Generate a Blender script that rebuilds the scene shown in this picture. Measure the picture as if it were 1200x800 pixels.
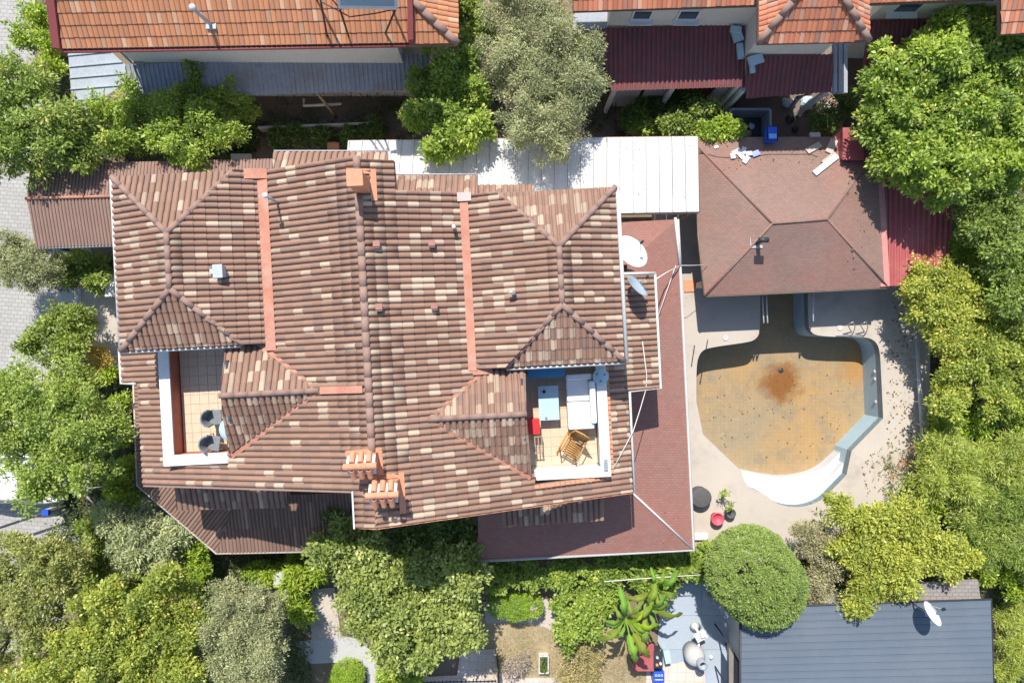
import bpy, bmesh, math, random
import numpy as np
from mathutils import Vector, Matrix
for o in list(bpy.data.objects): bpy.data.objects.remove(o)
SC = bpy.context.scene
COL = SC.collection
RAD = math.radians
# ---------------------------------------------------------------- camera, sky, sun, exposure
H = 26.0                      # drone height above the ground, metres
F = 800.0                     # focal length in pixels of a 1200 px wide picture (24 mm on 36 mm)
cam = bpy.data.cameras.new('drone_camera'); cam.lens = 24; cam.sensor_width = 36; cam.clip_end = 3000
camo = bpy.data.objects.new('drone_camera', cam); COL.objects.link(camo); camo.location = (0, 0, H)
SC.camera = camo
w = bpy.data.worlds.new('World'); SC.world = w; w.use_nodes = True
SUN_EL, SUN_AZ = 54.0, -13.0  # azimuth from +Y towards +X
sky = w.node_tree.nodes.new('ShaderNodeTexSky'); sky.sky_type = 'NISHITA'; sky.sun_disc = False
sky.sun_elevation = RAD(SUN_EL); sky.sun_rotation = RAD(SUN_AZ); sky.air_density = 1.0; sky.dust_density = 0.6
bg = w.node_tree.nodes['Background']; bg.inputs[1].default_value = 0.15
w.node_tree.links.new(sky.outputs[0], bg.inputs[0])
sl = bpy.data.lights.new('sun', 'SUN'); sl.energy = 5.0; sl.angle = RAD(0.5); sl.color = (1, .955, .88)
so = bpy.data.objects.new('sun', sl); COL.objects.link(so)
sv = Vector((math.sin(RAD(SUN_AZ)) * math.cos(RAD(SUN_EL)), math.cos(RAD(SUN_AZ)) * math.cos(RAD(SUN_EL)), math.sin(RAD(SUN_EL))))
so.rotation_euler = sv.to_track_quat('Z', 'Y').to_euler(); so.location = (-4, 15, 40)
SC.view_settings.view_transform = 'Standard'; SC.view_settings.look = 'None'
SC.view_settings.exposure = 0.40; SC.view_settings.gamma = 1
rnd = random.Random(7)
NP = np.random.default_rng(11)

# ---------------------------------------------------------------- helpers
def P(px, py, z=0.0):
    d = (H - z) / F
    return Vector(((px - 600) * d, (400 - py) * d, z))
def plane3(*pp):              # plane z=a+bx+cy through three surveyed points (px,py,z)
    q = [P(*p) for p in pp]
    m = np.array([[1, p.x, p.y] for p in q]); return tuple(np.linalg.solve(m, np.array([p.z for p in q])))
def hit(px, py, pl):
    dx, dy = (px - 600) / F, (400 - py) / F
    d = (H - pl[0]) / (1 + pl[1] * dx + pl[2] * dy)
    return Vector((dx * d, dy * d, H - d))
def pz(pl, x, y): return pl[0] + pl[1] * x + pl[2] * y
def empty(name, label, cat, loc=(0, 0, 0), group=None, rz=0):
    o = bpy.data.objects.new(name, None); o.empty_display_size = .2; COL.objects.link(o); o.location = loc; o.rotation_euler = (0, 0, rz)
    o['label'] = label; o['category'] = cat
    if group: o['group'] = group
    return o
def tag(o, label=None, cat=None, group=None, kind=None):
    if label: o['label'] = label
    if cat: o['category'] = cat
    if group: o['group'] = group
    if kind: o['kind'] = kind
    return o
def link(name, me, parent=None, loc=None):
    o = bpy.data.objects.new(name, me); COL.objects.link(o)
    if parent is not None:
        o.parent = parent
        base = parent.location.copy() if parent.parent is None else parent.location + parent.parent.location
        o.location = (Vector(loc) if loc is not None else Vector((0, 0, 0))) - base
    elif loc is not None: o.location = loc
    return o
class MB:                      # a bag of shapes -> one mesh object. World coordinates.
    def __init__(s): s.v = []; s.f = []; s.m = []; s.sm = []
    def add(s, vs, fs, m=0, smooth=False):
        b = len(s.v); s.v += [tuple(v) for v in vs]
        for f in fs: s.f.append([b + i for i in f]); s.m.append(m); s.sm.append(smooth)
        return s
    def box(s, c, d, rz=0, m=0, M4=None):
        x, y, z = d[0] / 2, d[1] / 2, d[2] / 2
        vs = [Vector((i, j, k)) for k in (-z, z) for j in (-y, y) for i in (-x, x)]
        R = M4 if M4 is not None else Matrix.Rotation(rz, 3, 'Z')
        vs = [R @ v + Vector(c) for v in vs]
        return s.add(vs, [(0, 2, 3, 1), (4, 5, 7, 6), (0, 1, 5, 4), (2, 6, 7, 3), (0, 4, 6, 2), (1, 3, 7, 5)], m)
    def prism(s, top, th, m=0, bottom=None):      # top: list of 3d points (any slope), extruded down
        n = len(top); top = [Vector(p) for p in top]
        ar = sum(top[i].x * top[(i + 1) % n].y - top[(i + 1) % n].x * top[i].y for i in range(n))
        if ar < 0: top = top[::-1]
        bot = [Vector((p.x, p.y, p.z - th if bottom is None else bottom)) for p in top]
        fs = [tuple(range(n)), tuple(range(2 * n - 1, n - 1, -1))] + [(i, n + i, n + (i + 1) % n, (i + 1) % n) for i in range(n)]
        return s.add(top + bot, fs, m)
    def tube(s, pts, r, n=7, m=0, caps=True, smooth=True):
        pts = [Vector(p) for p in pts]; rs = r if isinstance(r, (list, tuple)) else [r] * len(pts)
        vs = []; fs = []
        for i, p in enumerate(pts):
            d = (pts[min(i + 1, len(pts) - 1)] - pts[max(i - 1, 0)]).normalized()
            a = Vector((0, 0, 1)) if abs(d.z) < .9 else Vector((1, 0, 0))
            e1 = d.cross(a).normalized(); e2 = d.cross(e1)
            for k in range(n):
                t = 2 * math.pi * k / n; vs.append(p + (e1 * math.cos(t) + e2 * math.sin(t)) * rs[i])
        for i in range(len(pts) - 1):
            for k in range(n):
                a = i * n + k; b = i * n + (k + 1) % n; fs.append((a, a + n, b + n, b))
        s.add(vs, fs, m, smooth)
        if caps:
            b = len(s.v) - len(vs)
            s.f.append([b + k for k in range(n)]); s.f.append([b + len(vs) - 1 - k for k in range(n)]); s.m += [m, m]; s.sm += [False, False]
        return s
    def lathe(s, c, prof, n=20, m=0, ax=None, smooth=True):   # prof: list of (r,h)
        vs = []; R = ax if ax is not None else Matrix.Identity(3)
        for r, h in prof:
            for k in range(n):
                t = 2 * math.pi * k / n; vs.append(R @ Vector((r * math.cos(t), r * math.sin(t), h)) + Vector(c))
        fs = [(i * n + k, i * n + (k + 1) % n, (i + 1) * n + (k + 1) % n, (i + 1) * n + k) for i in range(len(prof) - 1) for k in range(n)]
        return s.add(vs, fs, m, smooth)
    def build(s, name, mats, parent=None, loc=None, bevel=0):
        """loc: origin of the object in the world"""
        o3 = Vector(loc) if loc is not None else (parent.location.copy() if parent is not None and parent.parent is None else (parent.location + parent.parent.location if parent is not None else Vector((0, 0, 0))))
        me = bpy.data.meshes.new(name); me.from_pydata([(v[0] - o3.x, v[1] - o3.y, v[2] - o3.z) for v in s.v], [], s.f)
        for mt in (mats if isinstance(mats, (list, tuple)) else [mats]): me.materials.append(mt)
        me.polygons.foreach_set('material_index', s.m); me.polygons.foreach_set('use_smooth', s.sm); me.update()
        o = link(name, me, parent, o3)
        if bevel:
            b = o.modifiers.new('bevel', 'BEVEL'); b.width = bevel; b.segments = 2; b.limit_method = 'ANGLE'
        return o

# ---------------------------------------------------------------- materials
def ntree(name):
    m = bpy.data.materials.new(name); m.use_nodes = True; t = m.node_tree
    return m, t, t.nodes['Principled BSDF']
def mixc(t, fac, a, b, mode='MIX'):
    n = t.nodes.new('ShaderNodeMix'); n.data_type = 'RGBA'; n.blend_type = mode
    for k, v in ((0, fac), (6, a), (7, b)):
        if isinstance(v, bpy.types.NodeSocket): t.links.new(v, n.inputs[k])
        elif k == 0: n.inputs[0].default_value = v
        else: n.inputs[k].default_value = (*v[:3], 1)
    return n.outputs[2]
def noise(t, vec, scale, detail=4, rough=.6):
    n = t.nodes.new('ShaderNodeTexNoise'); n.inputs['Scale'].default_value = scale; n.inputs['Detail'].default_value = detail; n.inputs['Roughness'].default_value = rough
    t.links.new(vec, n.inputs['Vector']); return n.outputs['Fac']
def ramp(t, fac, lo, hi, a=(0, 0, 0, 1), b=(1, 1, 1, 1)):
    r = t.nodes.new('ShaderNodeValToRGB'); r.color_ramp.elements[0].position = lo; r.color_ramp.elements[1].position = hi
    r.color_ramp.elements[0].color = (*a[:3], 1); r.color_ramp.elements[1].color = (*b[:3], 1); t.links.new(fac, r.inputs[0]); return r.outputs[0]
def sc3(c, k): return tuple(min(1, x * k) for x in c)
def mat(name, col, rough=.75, var=.18, scale=3.0, fine=35.0, bump=.15, metal=0, tint=False, dirt=None, dirt_amt=(.55, .75), dscale=.9, brick=None, spec=.4):
    """mottled procedural surface in world position; brick=(w,h,mortar,mortarcol,rot,offset[,bump]) adds fine joints"""
    m, t, b = ntree(name)
    g = t.nodes.new('ShaderNodeNewGeometry').outputs['Position']
    c = mixc(t, ramp(t, noise(t, g, scale), .3, .7), sc3(col, 1 - var), sc3(col, 1 + var))
    fn = noise(t, g, fine, 3)
    c = mixc(t, .35, c, mixc(t, ramp(t, fn, .3, .7), sc3(col, .7), sc3(col, 1.25)))
    if dirt: c = mixc(t, ramp(t, noise(t, g, dscale, 8, .72), *dirt_amt), c, dirt)
    if tint:
        at = t.nodes.new('ShaderNodeAttribute'); at.attribute_name = 'tint'
        c = mixc(t, 1.0, c, at.outputs['Color'], 'MULTIPLY')
    hgt = fn
    if brick:
        mp = t.nodes.new('ShaderNodeMapping'); mp.inputs['Rotation'].default_value = (0, 0, brick[4]); t.links.new(g, mp.inputs['Vector'])
        bt = t.nodes.new('ShaderNodeTexBrick'); t.links.new(mp.outputs[0], bt.inputs['Vector'])
        bt.inputs['Scale'].default_value = 1; bt.inputs['Brick Width'].default_value = brick[0]; bt.inputs['Row Height'].default_value = brick[1]
        bt.inputs['Mortar Size'].default_value = brick[2]; bt.inputs['Mortar Smooth'].default_value = .3; bt.offset = brick[5]; bt.inputs['Bias'].default_value = 0
        bt.inputs['Color1'].default_value = (.92, .92, .92, 1); bt.inputs['Color2'].default_value = (1.07, 1.06, 1.05, 1)
        bt.inputs['Mortar'].default_value = (*brick[3], 1)
        c = mixc(t, 1.0, c, bt.outputs['Color'], 'MULTIPLY')
        iv = t.nodes.new('ShaderNodeMath'); iv.operation = 'MULTIPLY_ADD'; iv.inputs[1].default_value = -1.5; t.links.new(bt.outputs['Fac'], iv.inputs[0]); t.links.new(fn, iv.inputs[2]); hgt = iv.outputs[0]
    t.links.new(c, b.inputs['Base Color']); b.inputs['Roughness'].default_value = rough; b.inputs['Metallic'].default_value = metal
    b.inputs['Specular IOR Level'].default_value = spec
    if bump:
        bp = t.nodes.new('ShaderNodeBump'); bp.inputs['Strength'].default_value = bump; bp.inputs['Distance'].default_value = .02
        t.links.new(hgt, bp.inputs['Height']); t.links.new(bp.outputs[0], b.inputs['Normal'])
    return m
def leafmat(name, trans=.3, rough=.45, spec=.5):
    m, t, b = ntree(name)
    at = t.nodes.new('ShaderNodeAttribute'); at.attribute_name = 'tint'
    b.inputs['Roughness'].default_value = rough; b.inputs['Specular IOR Level'].default_value = spec
    t.links.new(at.outputs['Color'], b.inputs['Base Color'])
    tr = t.nodes.new('ShaderNodeBsdfTranslucent')
    t.links.new(mixc(t, 1.0, at.outputs['Color'], (1.1, 1.2, .6), 'MULTIPLY'), tr.inputs['Color'])
    mx = t.nodes.new('ShaderNodeMixShader'); mx.inputs[0].default_value = trans
    t.links.new(b.outputs[0], mx.inputs[1]); t.links.new(tr.outputs[0], mx.inputs[2]); t.links.new(mx.outputs[0], t.nodes['Material Output'].inputs['Surface'])
    return m
TH = RAD(3.0)                 # the villa stands turned three degrees to the picture
MT = {}
MT['tile'] = mat('roof_tile_clay', (.97, .96, .95), .8, .07, 1.2, 30, .2, tint=True, dirt=(.72, .69, .66), dirt_amt=(.42, .78), dscale=.6)
MT['cap'] = mat('ridge_cap_clay', (.275, .175, .14), .8, .12, 3, 30, .2, dirt=(.235, .155, .125))
MT['deckroof'] = mat('roof_underlay', (.16, .10, .08))
MT['valley'] = mat('valley_red_paint', (.45, .185, .12), .75, .2, 2, 25, .3, dirt=(.47, .28, .21), dirt_amt=(.42, .72), dscale=1.6)
MT['white'] = mat('white_wall_paint', (.66, .65, .62), .6, .05, 2, 20, .06, dirt=(.66, .64, .60), dirt_amt=(.6, .85))
MT['parapet'] = mat('white_coping_paint', (.68, .675, .66), .55, .04, 2, 25, .05)
MT['wallcream'] = mat('cream_plaster', (.68, .62, .54), .8, .08, 1.5, 20, .1)
MT['terracotta'] = mat('terracotta_paint', (.43, .145, .095), .7, .14, 3, 25, .1)
MT['orange'] = mat('orange_clay', (.58, .26, .15), .75, .2, 5, 40, .2)
MT['mortar'] = mat('white_mortar', (.72, .66, .64), .9, .1, 6, 50, .3)
MT['floor_tile'] = mat('beige_floor_tile', (.58, .45, .32), .5, .08, 4, 30, .05)
MT['grout'] = mat('tile_grout', (.50, .39, .285))
MT['shingle'] = mat('red_brown_shingle', (.30, .14, .112), .9, .10, 1.2, 60, .35, dirt=(.245, .145, .12), dirt_amt=(.40, .70), dscale=.6, brick=(.15, .085, .008, (.80, .78, .78), TH, .5))
MT['shingle2'] = mat('weathered_brown_shingle', (.26, .168, .138), .9, .12, .8, 60, .35, dirt=(.31, .15, .118), dirt_amt=(.46, .72), dscale=.3, brick=(.14, .08, .008, (.82, .80, .78), RAD(2), .5))
MT['whitesheet'] = mat('white_sheet_metal', (.60, .60, .59), .6, .04, .8, 14, .05, dirt=(.47, .45, .42), dirt_amt=(.52, .85), dscale=1.1)
MT['greysheet'] = mat('grey_blue_sheet_metal', (.11, .135, .168), .7, .08, .4, 70, .06, dirt=(.14, .16, .185), dirt_amt=(.45, .8), dscale=.5, spec=.25)
MT['zinc'] = mat('aged_zinc', (.40, .44, .48), .5, .12, 1.0, 12, .08, dirt=(.33, .20, .13), dirt_amt=(.64, .72), dscale=1.2)
MT['zinc2'] = mat('dark_aged_zinc', (.30, .33, .38), .55, .15, 1.0, 12, .08, dirt=(.26, .22, .2), dirt_amt=(.5, .75), dscale=1.2)
MT['redsheet'] = mat('red_painted_sheet', (.36, .085, .085), .5, .12, 1.0, 20, .06, dirt=(.42, .17, .15), dirt_amt=(.5, .8))
MT['darkred'] = mat('dark_red_sheet', (.20, .06, .06), .6, .2, 2.0, 20, .1, dirt=(.13, .07, .07), dirt_amt=(.45, .7), dscale=2.5)
MT['brownsheet'] = mat('brown_fibre_sheet', (.27, .175, .14), .85, .15, 1.2, 25, .2, dirt=(.40, .14, .11), dirt_amt=(.6, .75))
MT['redfascia'] = mat('dark_red_fascia', (.27, .07, .065), .5, .1)
MT['concrete'] = mat('pool_deck_concrete', (.46, .405, .345), .85, .08, .7, 40, .2, dirt=(.31, .265, .22), dirt_amt=(.50, .82), dscale=.9)
MT['concgrey'] = mat('grey_concrete', (.44, .43, .42), .85, .12, .9, 40, .15, dirt=(.33, .31, .29))
MT['soil'] = mat('dry_soil', (.22, .165, .115), .95, .3, .5, 30, .5, dirt=(.13, .12, .07), dirt_amt=(.45, .65), dscale=.5)
MT['lawn'] = mat('dry_lawn', (.36, .28, .17), .95, .22, 1.0, 45, .6, dirt=(.26, .25, .11), dirt_amt=(.5, .75), dscale=.9)
MT['stone_path'] = mat('pale_stone_path', (.47, .41, .35), .9, .15, 1.5, 30, .3, dirt=(.34, .28, .22))
MT['paver'] = mat('grey_cobble_paving', (.37, .36, .34), .85, .10, .6, 40, .3, dirt=(.30, .275, .245), dirt_amt=(.5, .8), brick=(.24, .15, .014, (.72, .70, .68), RAD(4), .5))
MT['patio'] = mat('blue_grey_patio', (.35, .40, .46), .7, .08, .6, 20, .1, dirt=(.43, .45, .47), brick=(2.4, 1.3, .012, (.62, .62, .64), 0, 0.0))
MT['pink_paving'] = mat('pale_pink_paving', (.60, .50, .43), .8, .08, 1, 30, .1, brick=(.33, .33, .01, (.75, .7, .68), RAD(3), 0))
MT['poolwall'] = mat('pale_blue_pool_paint', (.36, .50, .58), .6, .10, 1.2, 30, .05, dirt=(.45, .55, .60), dirt_amt=(.55, .8))
MT['poolwhite'] = mat('white_pool_step', (.57, .59, .61), .6, .05, 2, 30, .05, dirt=(.62, .68, .72), dirt_amt=(.62, .85), dscale=2)
MT['metal'] = mat('galvanised_steel', (.55, .56, .57), .35, .08, 4, 30, .02, metal=.7)
MT['dark'] = mat('black_iron', (.035, .035, .04), .5, .2)
MT['gutter'] = mat('white_gutter', (.56, .55, .54), .45, .05, 3, 20, .03)
MT['plastic_blue'] = mat('blue_plastic', (.02, .09, .50), .35, .1)
MT['red'] = mat('red_plastic', (.65, .03, .03), .4, .1)
MT['rattan'] = mat('rattan_cane', (.50, .26, .07), .5, .25, 20, 90, .3)
MT['fabric'] = mat('off_white_fabric', (.78, .77, .76), .95, .05, 6, 120, .3)
MT['bluetop'] = mat('pale_blue_tabletop', (.42, .56, .62), .4, .12, 3, 40, .05)
MT['charcoal'] = mat('grey_wicker', (.19, .205, .215), .8, .2, 12, 90, .4)
MT['wood'] = mat('weathered_wood', (.34, .24, .17), .8, .2, 8, 60, .3)
MT['bark'] = mat('bark', (.17, .13, .10), .95, .3, 8, 40, .8)
MT['barkgrey'] = mat('grey_bark', (.30, .27, .23), .95, .25, 8, 40, .8)
MT['rubber'] = mat('dark_rubber', (.09, .09, .09), .8, .25, 8, 50, .2)
MT['pink'] = mat('pink_red_plastic', (.60, .09, .13), .5, .15)
MT['dishgrey'] = mat('grey_dish_paint', (.30, .36, .41), .4, .1)
MT['carwhite'] = mat('white_car_paint', (.80, .81, .82), .2, .03, 1, 5, 0)
MT['tank'] = mat('grey_tank', (.30, .31, .33), .5, .1)
MT['cable'] = mat('pale_cable', (.68, .64, .60), .6, .1)
m, t, b = ntree('dark_glass'); b.inputs['Base Color'].default_value = (.05, .07, .09, 1); b.inputs['Roughness'].default_value = .08; MT['glass'] = m
m, t, b = ntree('collector_glass'); b.inputs['Base Color'].default_value = (.22, .30, .34, 1); b.inputs['Roughness'].default_value = .15; MT['collector'] = m
MT['leaf'] = leafmat('leaf', .36); MT['leafgrey'] = leafmat('olive_leaf', .25, .5, .4); MT['leafbig'] = leafmat('banana_leaf', .4, .6, .25)
# ---------------------------------------------------------------- roof tiling: every tile is geometry
def tile_template(W, L, hgt, lift, nseg=6, flat=.12):
    """one roll tile: across x in [0,W], down-slope y in [0,L]; returns verts, faces"""
    prof = [(0, 0)]
    for i in range(nseg + 1):
        a = math.pi * i / nseg
        prof.append((W * (flat + (1 - flat) * (.5 - .5 * math.cos(a))), hgt * math.sin(a) ** .8 if 0 < i < nseg else 0))
    n = len(prof); y1 = L * 1.02
    vs = [(x, 0, z) for x, z in prof] + [(x, y1, z + lift) for x, z in prof] + [(x, y1, z * .25 - .01) for x, z in prof]
    fs = []
    for i in range(n - 1):
        fs.append((i, n + i, n + i + 1, i + 1)); fs.append((n + i, 2 * n + i, 2 * n + i + 1, n + i + 1))
    return np.array(vs, float), fs, n
def inside(poly, x, y, eps=1e-4):
    for i in range(len(poly)):
        (x0, y0), (x1, y1) = poly[i], poly[(i + 1) % len(poly)]
        if (x1 - x0) * (y - y0) - (y1 - y0) * (x - x0) < -eps: return False
    return True
def ccw(poly):
    a = sum(poly[i][0] * poly[(i + 1) % len(poly)][1] - poly[(i + 1) % len(poly)][0] * poly[i][1] for i in range(len(poly)))
    return poly if a > 0 else poly[::-1]
def frame(pl, down=None):
    b, c = pl[1], pl[2]
    n = Vector((-b, -c, 1)).normalized()
    if down is None: dn = Vector((-b, -c, -(b * b + c * c))).normalized()
    else:
        d2 = Vector((down[0], down[1], 0)); dn = Vector((d2.x, d2.y, b * d2.x + c * d2.y)).normalized()
    t = dn.cross(n).normalized()
    return t, dn, n
class Tiler:
    def __init__(s, W, L, hgt, lift, tint, flat=.12, nseg=6, jitter=.004):
        s.W, s.L = W, L; s.T, s.F, s.n = tile_template(W, L, hgt, lift, nseg, flat); s.tint = tint; s.whole = []; s.parts = []; s.jit = jitter
    def plane(s, pl, pieces, origin, down=None, lift=0.0):
        t, dn, n = frame(pl, down)
        R = Matrix((t, dn, n)).transposed()
        O = Vector((origin[0], origin[1], pz(pl, *origin))) + n * lift
        for poly in pieces:
            poly = ccw([(p[0], p[1]) for p in poly])
            q = [Vector((x, y, pz(pl, x, y))) - O for x, y in poly]
            a0 = math.floor(min(v.dot(t) for v in q) / s.W) - 1; a1 = math.ceil(max(v.dot(t) for v in q) / s.W) + 1
            b0 = math.floor(min(v.dot(dn) for v in q) / s.L) - 1; b1 = math.ceil(max(v.dot(dn) for v in q) / s.L) + 1
            bm = None
            for j in range(b0, b1):
                for i in range(a0, a1):
                    o3 = O + t * (i * s.W) + dn * (j * s.L)
                    cs = [o3 + t * (e * s.W) + dn * (f * s.L) for e, f in ((0, 0), (1, 0), (1, 1), (0, 1))]
                    ins = [inside(poly, c.x, c.y) for c in cs]
                    if not any(ins):
                        cc = (cs[0] + cs[2]) / 2
                        mn = min(c.x for c in cs), min(c.y for c in cs); mx = max(c.x for c in cs), max(c.y for c in cs)
                        if not (inside(poly, cc.x, cc.y) or any(inside(poly, (cs[k].x + cs[(k + 1) % 4].x) / 2, (cs[k].y + cs[(k + 1) % 4].y) / 2) for k in range(4)) or
                                any(mn[0] <= x <= mx[0] and mn[1] <= y <= mx[1] for x, y in poly) or s.L > 2): continue
                    tl = s.tint(i, j)
                    wob = n * rnd.uniform(0, s.jit)
                    if all(ins): s.whole.append((o3 + wob + dn * rnd.uniform(-.007, .007), R @ Matrix.Rotation(rnd.gauss(0, .008), 3, 'Z'), tl))
                    else:
                        if bm is None:
                            bm = bmesh.new(); lay = bm.verts.layers.float_vector.new('tint')
                        vv = []
                        for v in s.T:
                            bv = bm.verts.new(o3 + wob + R @ Vector(v)); bv[lay] = Vector(tl); vv.append(bv)
                        for f in s.F: bm.faces.new([vv[k] for k in f])
            if bm is not None:
                for k in range(len(poly)):
                    (x0, y0), (x1, y1) = poly[k], poly[(k + 1) % len(poly)]
                    bmesh.ops.bisect_plane(bm, geom=bm.verts[:] + bm.edges[:] + bm.faces[:], dist=1e-5, plane_co=(x0, y0, 0), plane_no=(y1 - y0, x0 - x1, 0), clear_outer=True)
                s.parts.append(bm)
        return s
    def build(s, roof, name, m, singles=0, single_name='tile'):
        base = roof.location + (roof.parent.location if roof.parent else Vector((0, 0, 0)))
        s.whole.sort(key=lambda a: -a[0].z)
        one, rest = s.whole[:singles], s.whole[singles:]
        cache = {}
        for o3, R, tl in one:
            if tl not in cache:
                me = bpy.data.meshes.new(single_name); me.from_pydata([tuple(v) for v in s.T], [], s.F)
                at = me.attributes.new('tint', 'FLOAT_VECTOR', 'POINT'); at.data.foreach_set('vector', list(tl) * len(s.T))
                me.materials.append(m); me.polygons.foreach_set('use_smooth', [k % 2 == 0 for k in range(len(s.F))]); cache[tl] = me
            o = bpy.data.objects.new(single_name, cache[tl]); COL.objects.link(o); o.parent = roof
            M4 = R.to_4x4(); M4.translation = o3 - base; o.matrix_local = M4
        V = []; T = []; Fs = []
        nv = len(s.T); off = 0
        for o3, R, tl in rest:
            V.append(s.T @ np.array(R).T + np.array(o3)); T.append(np.tile(tl, (nv, 1))); Fs.append(np.array(s.F) + off); off += nv
        tri = []
        for bm in s.parts:
            lay = bm.verts.layers.float_vector['tint']; bm.verts.index_update()
            if not len(bm.verts): continue
            V.append(np.array([v.co[:] for v in bm.verts])); T.append(np.array([v[lay][:] for v in bm.verts]))
            for f in bm.faces: tri.append([off + v.index for v in f.verts])
            off += len(bm.verts); bm.free()
        V = np.concatenate(V) - np.array(base); T = np.concatenate(T)
        faces = (np.concatenate(Fs).tolist() if Fs else []) + tri
        me = bpy.data.meshes.new(name); me.from_pydata(V.tolist(), [], faces)
        at = me.attributes.new('tint', 'FLOAT_VECTOR', 'POINT'); at.data.foreach_set('vector', T.astype(np.float32).ravel())
        me.materials.append(m); me.update()
        o = bpy.data.objects.new(name, me); COL.objects.link(o); o.parent = roof; o['kind'] = 'stuff'
        return o
def tint_fn(base, light, plight, var=.12, extra=None, steps=5, seed=1):
    r = random.Random(seed)
    shades = [tuple(round(c * (1 - var + 2 * var * k / (steps - 1)), 4) for c in base) for k in range(steps)]
    lights = [tuple(round(c * (.85 + .3 * k / 2), 4) for c in light) for k in range(3)]
    def f(i, j):
        x = r.random()
        if x < plight: return r.choice(lights)
        if extra and x < plight + extra[1]: return extra[0]
        return r.choice(shades)
    return f
CAPM = {}
def caps(a, b, parent, m, r=.11, step=.40, name='ridge_cap', sink=.0):
    """row of half-round caps from a to b; every cap is a part"""
    a, b = Vector(a), Vector(b); d = b - a; n = max(1, round(d.length / step)); L = d.length / n
    key = (round(r, 3), round(L, 3), m.name)
    if key not in CAPM:
        vs = []; fs = []; N = 8
        for y, rr in ((-.012, r * .98), (L + .02, r * 1.03)):
            for k in range(N + 1):
                t = -.15 + (math.pi + .3) * k / N; vs.append((rr * math.cos(t), y, rr * math.sin(t) * .8))
        for k in range(N): fs.append((k, k + 1, N + 2 + k, N + 1 + k))
        fs.append(tuple(range(N, -1, -1))); fs.append(tuple(range(N + 1, 2 * N + 2)))
        me = bpy.data.meshes.new(name); me.from_pydata(vs, [], fs); me.materials.append(m)
        me.polygons.foreach_set('use_smooth', [True] * N + [False, False]); CAPM[key] = me
    yv = d.normalized(); xv = yv.cross(Vector((0, 0, 1))).normalized(); zv = xv.cross(yv)
    R = Matrix((xv, yv, zv)).transposed()
    base = parent.location + (parent.parent.location if parent.parent else Vector((0, 0, 0)))
    for i in range(n):
        o = bpy.data.objects.new(name, CAPM[key]); COL.objects.link(o); o.parent = parent
        M4 = (R @ Matrix.Rotation(rnd.uniform(-.015, .015), 3, 'Y')).to_4x4(); M4.translation = a + d * (i / n) - zv * sink - base + zv * rnd.uniform(0, .008); o.matrix_local = M4
def ribbed(mbname, pl, corners, pitch, hgt, m, parent=None, down=None, nseg=4, flat=.3, loc=None, lift=0, seam=False):
    """corrugated / standing-seam sheet over a convex outline, real ribs"""
    t, dn, n = frame(pl, down)
    R = Matrix((t, dn, n)).transposed(); poly = ccw([(c[0], c[1]) for c in corners])
    O = Vector((poly[0][0], poly[0][1], pz(pl, *poly[0]))) + n * lift
    q = [Vector((x, y, pz(pl, x, y))) - O for x, y in poly]
    a0 = min(v.dot(t) for v in q) - pitch; a1 = max(v.dot(t) for v in q) + pitch; b0 = min(v.dot(dn) for v in q) - .05; b1 = max(v.dot(dn) for v in q) + .05
    xs = []
    k = 0
    while a0 + k * pitch < a1:
        x0 = a0 + k * pitch
        if seam: xs += [(x0, 0), (x0 + pitch * .001, hgt), (x0 + .02, hgt), (x0 + .0201, 0)]
        else:
            xs.append((x0, 0))
            for i in range(nseg + 1):
                a = math.pi * i / nseg; xs.append((x0 + pitch * (flat + (1 - flat) * (.5 - .5 * math.cos(a))) * .999, hgt * math.sin(a)))
        k += 1
    bm = bmesh.new(); prev = None
    for x, z in xs:
        p = bm.verts.new(O + t * x + dn * b0 + n * z); p2 = bm.verts.new(O + t * x + dn * b1 + n * z)
        if prev: bm.faces.new((prev[0], prev[1], p2, p))
        prev = (p, p2)
    for k in range(len(poly)):
        (x0, y0), (x1, y1) = poly[k], poly[(k + 1) % len(poly)]
        bmesh.ops.bisect_plane(bm, geom=bm.verts[:] + bm.edges[:] + bm.faces[:], dist=1e-5, plane_co=(x0, y0, 0), plane_no=(y1 - y0, x0 - x1, 0), clear_outer=True)
    g = bmesh.ops.solidify(bm, geom=bm.faces[:], thickness=.006)
    base = Vector((0, 0, 0))
    if parent is not None: base = parent.location + (parent.parent.location if parent.parent else Vector((0, 0, 0)))
    elif loc is not None: base = Vector(loc)
    bmesh.ops.translate(bm, verts=bm.verts[:], vec=-base)
    me = bpy.data.meshes.new(mbname); bm.to_mesh(me); bm.free(); me.materials.append(m)
    o = bpy.data.objects.new(mbname, me); COL.objects.link(o)
    if parent is not None: o.parent = parent
    else: o.location = base
    return o
def outline_hole(outer, hole, z, th, m, name):
    """sheet with a hole, given thickness"""
    bm = bmesh.new(); es = []
    for loop in ([outer] if hole is None else [outer, hole]):
        vv = [bm.verts.new((p[0], p[1], z)) for p in loop]
        es += [bm.edges.new((vv[i], vv[(i + 1) % len(vv)])) for i in range(len(vv))]
    bmesh.ops.triangle_fill(bm, edges=es, use_beauty=True, use_dissolve=False)
    for f in bm.faces:
        if f.normal.z < 0: f.normal_flip()
    if th:
        r = bmesh.ops.extrude_face_region(bm, geom=bm.faces[:])
        bmesh.ops.translate(bm, verts=[e for e in r['geom'] if isinstance(e, bmesh.types.BMVert)], vec=(0, 0, -th))
        bmesh.ops.recalc_face_normals(bm, faces=bm.faces[:])
    me = bpy.data.meshes.new(name); bm.to_mesh(me); bm.free(); me.materials.append(m)
    o = bpy.data.objects.new(name, me); COL.objects.link(o); o['kind'] = 'structure'
    return o
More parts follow.
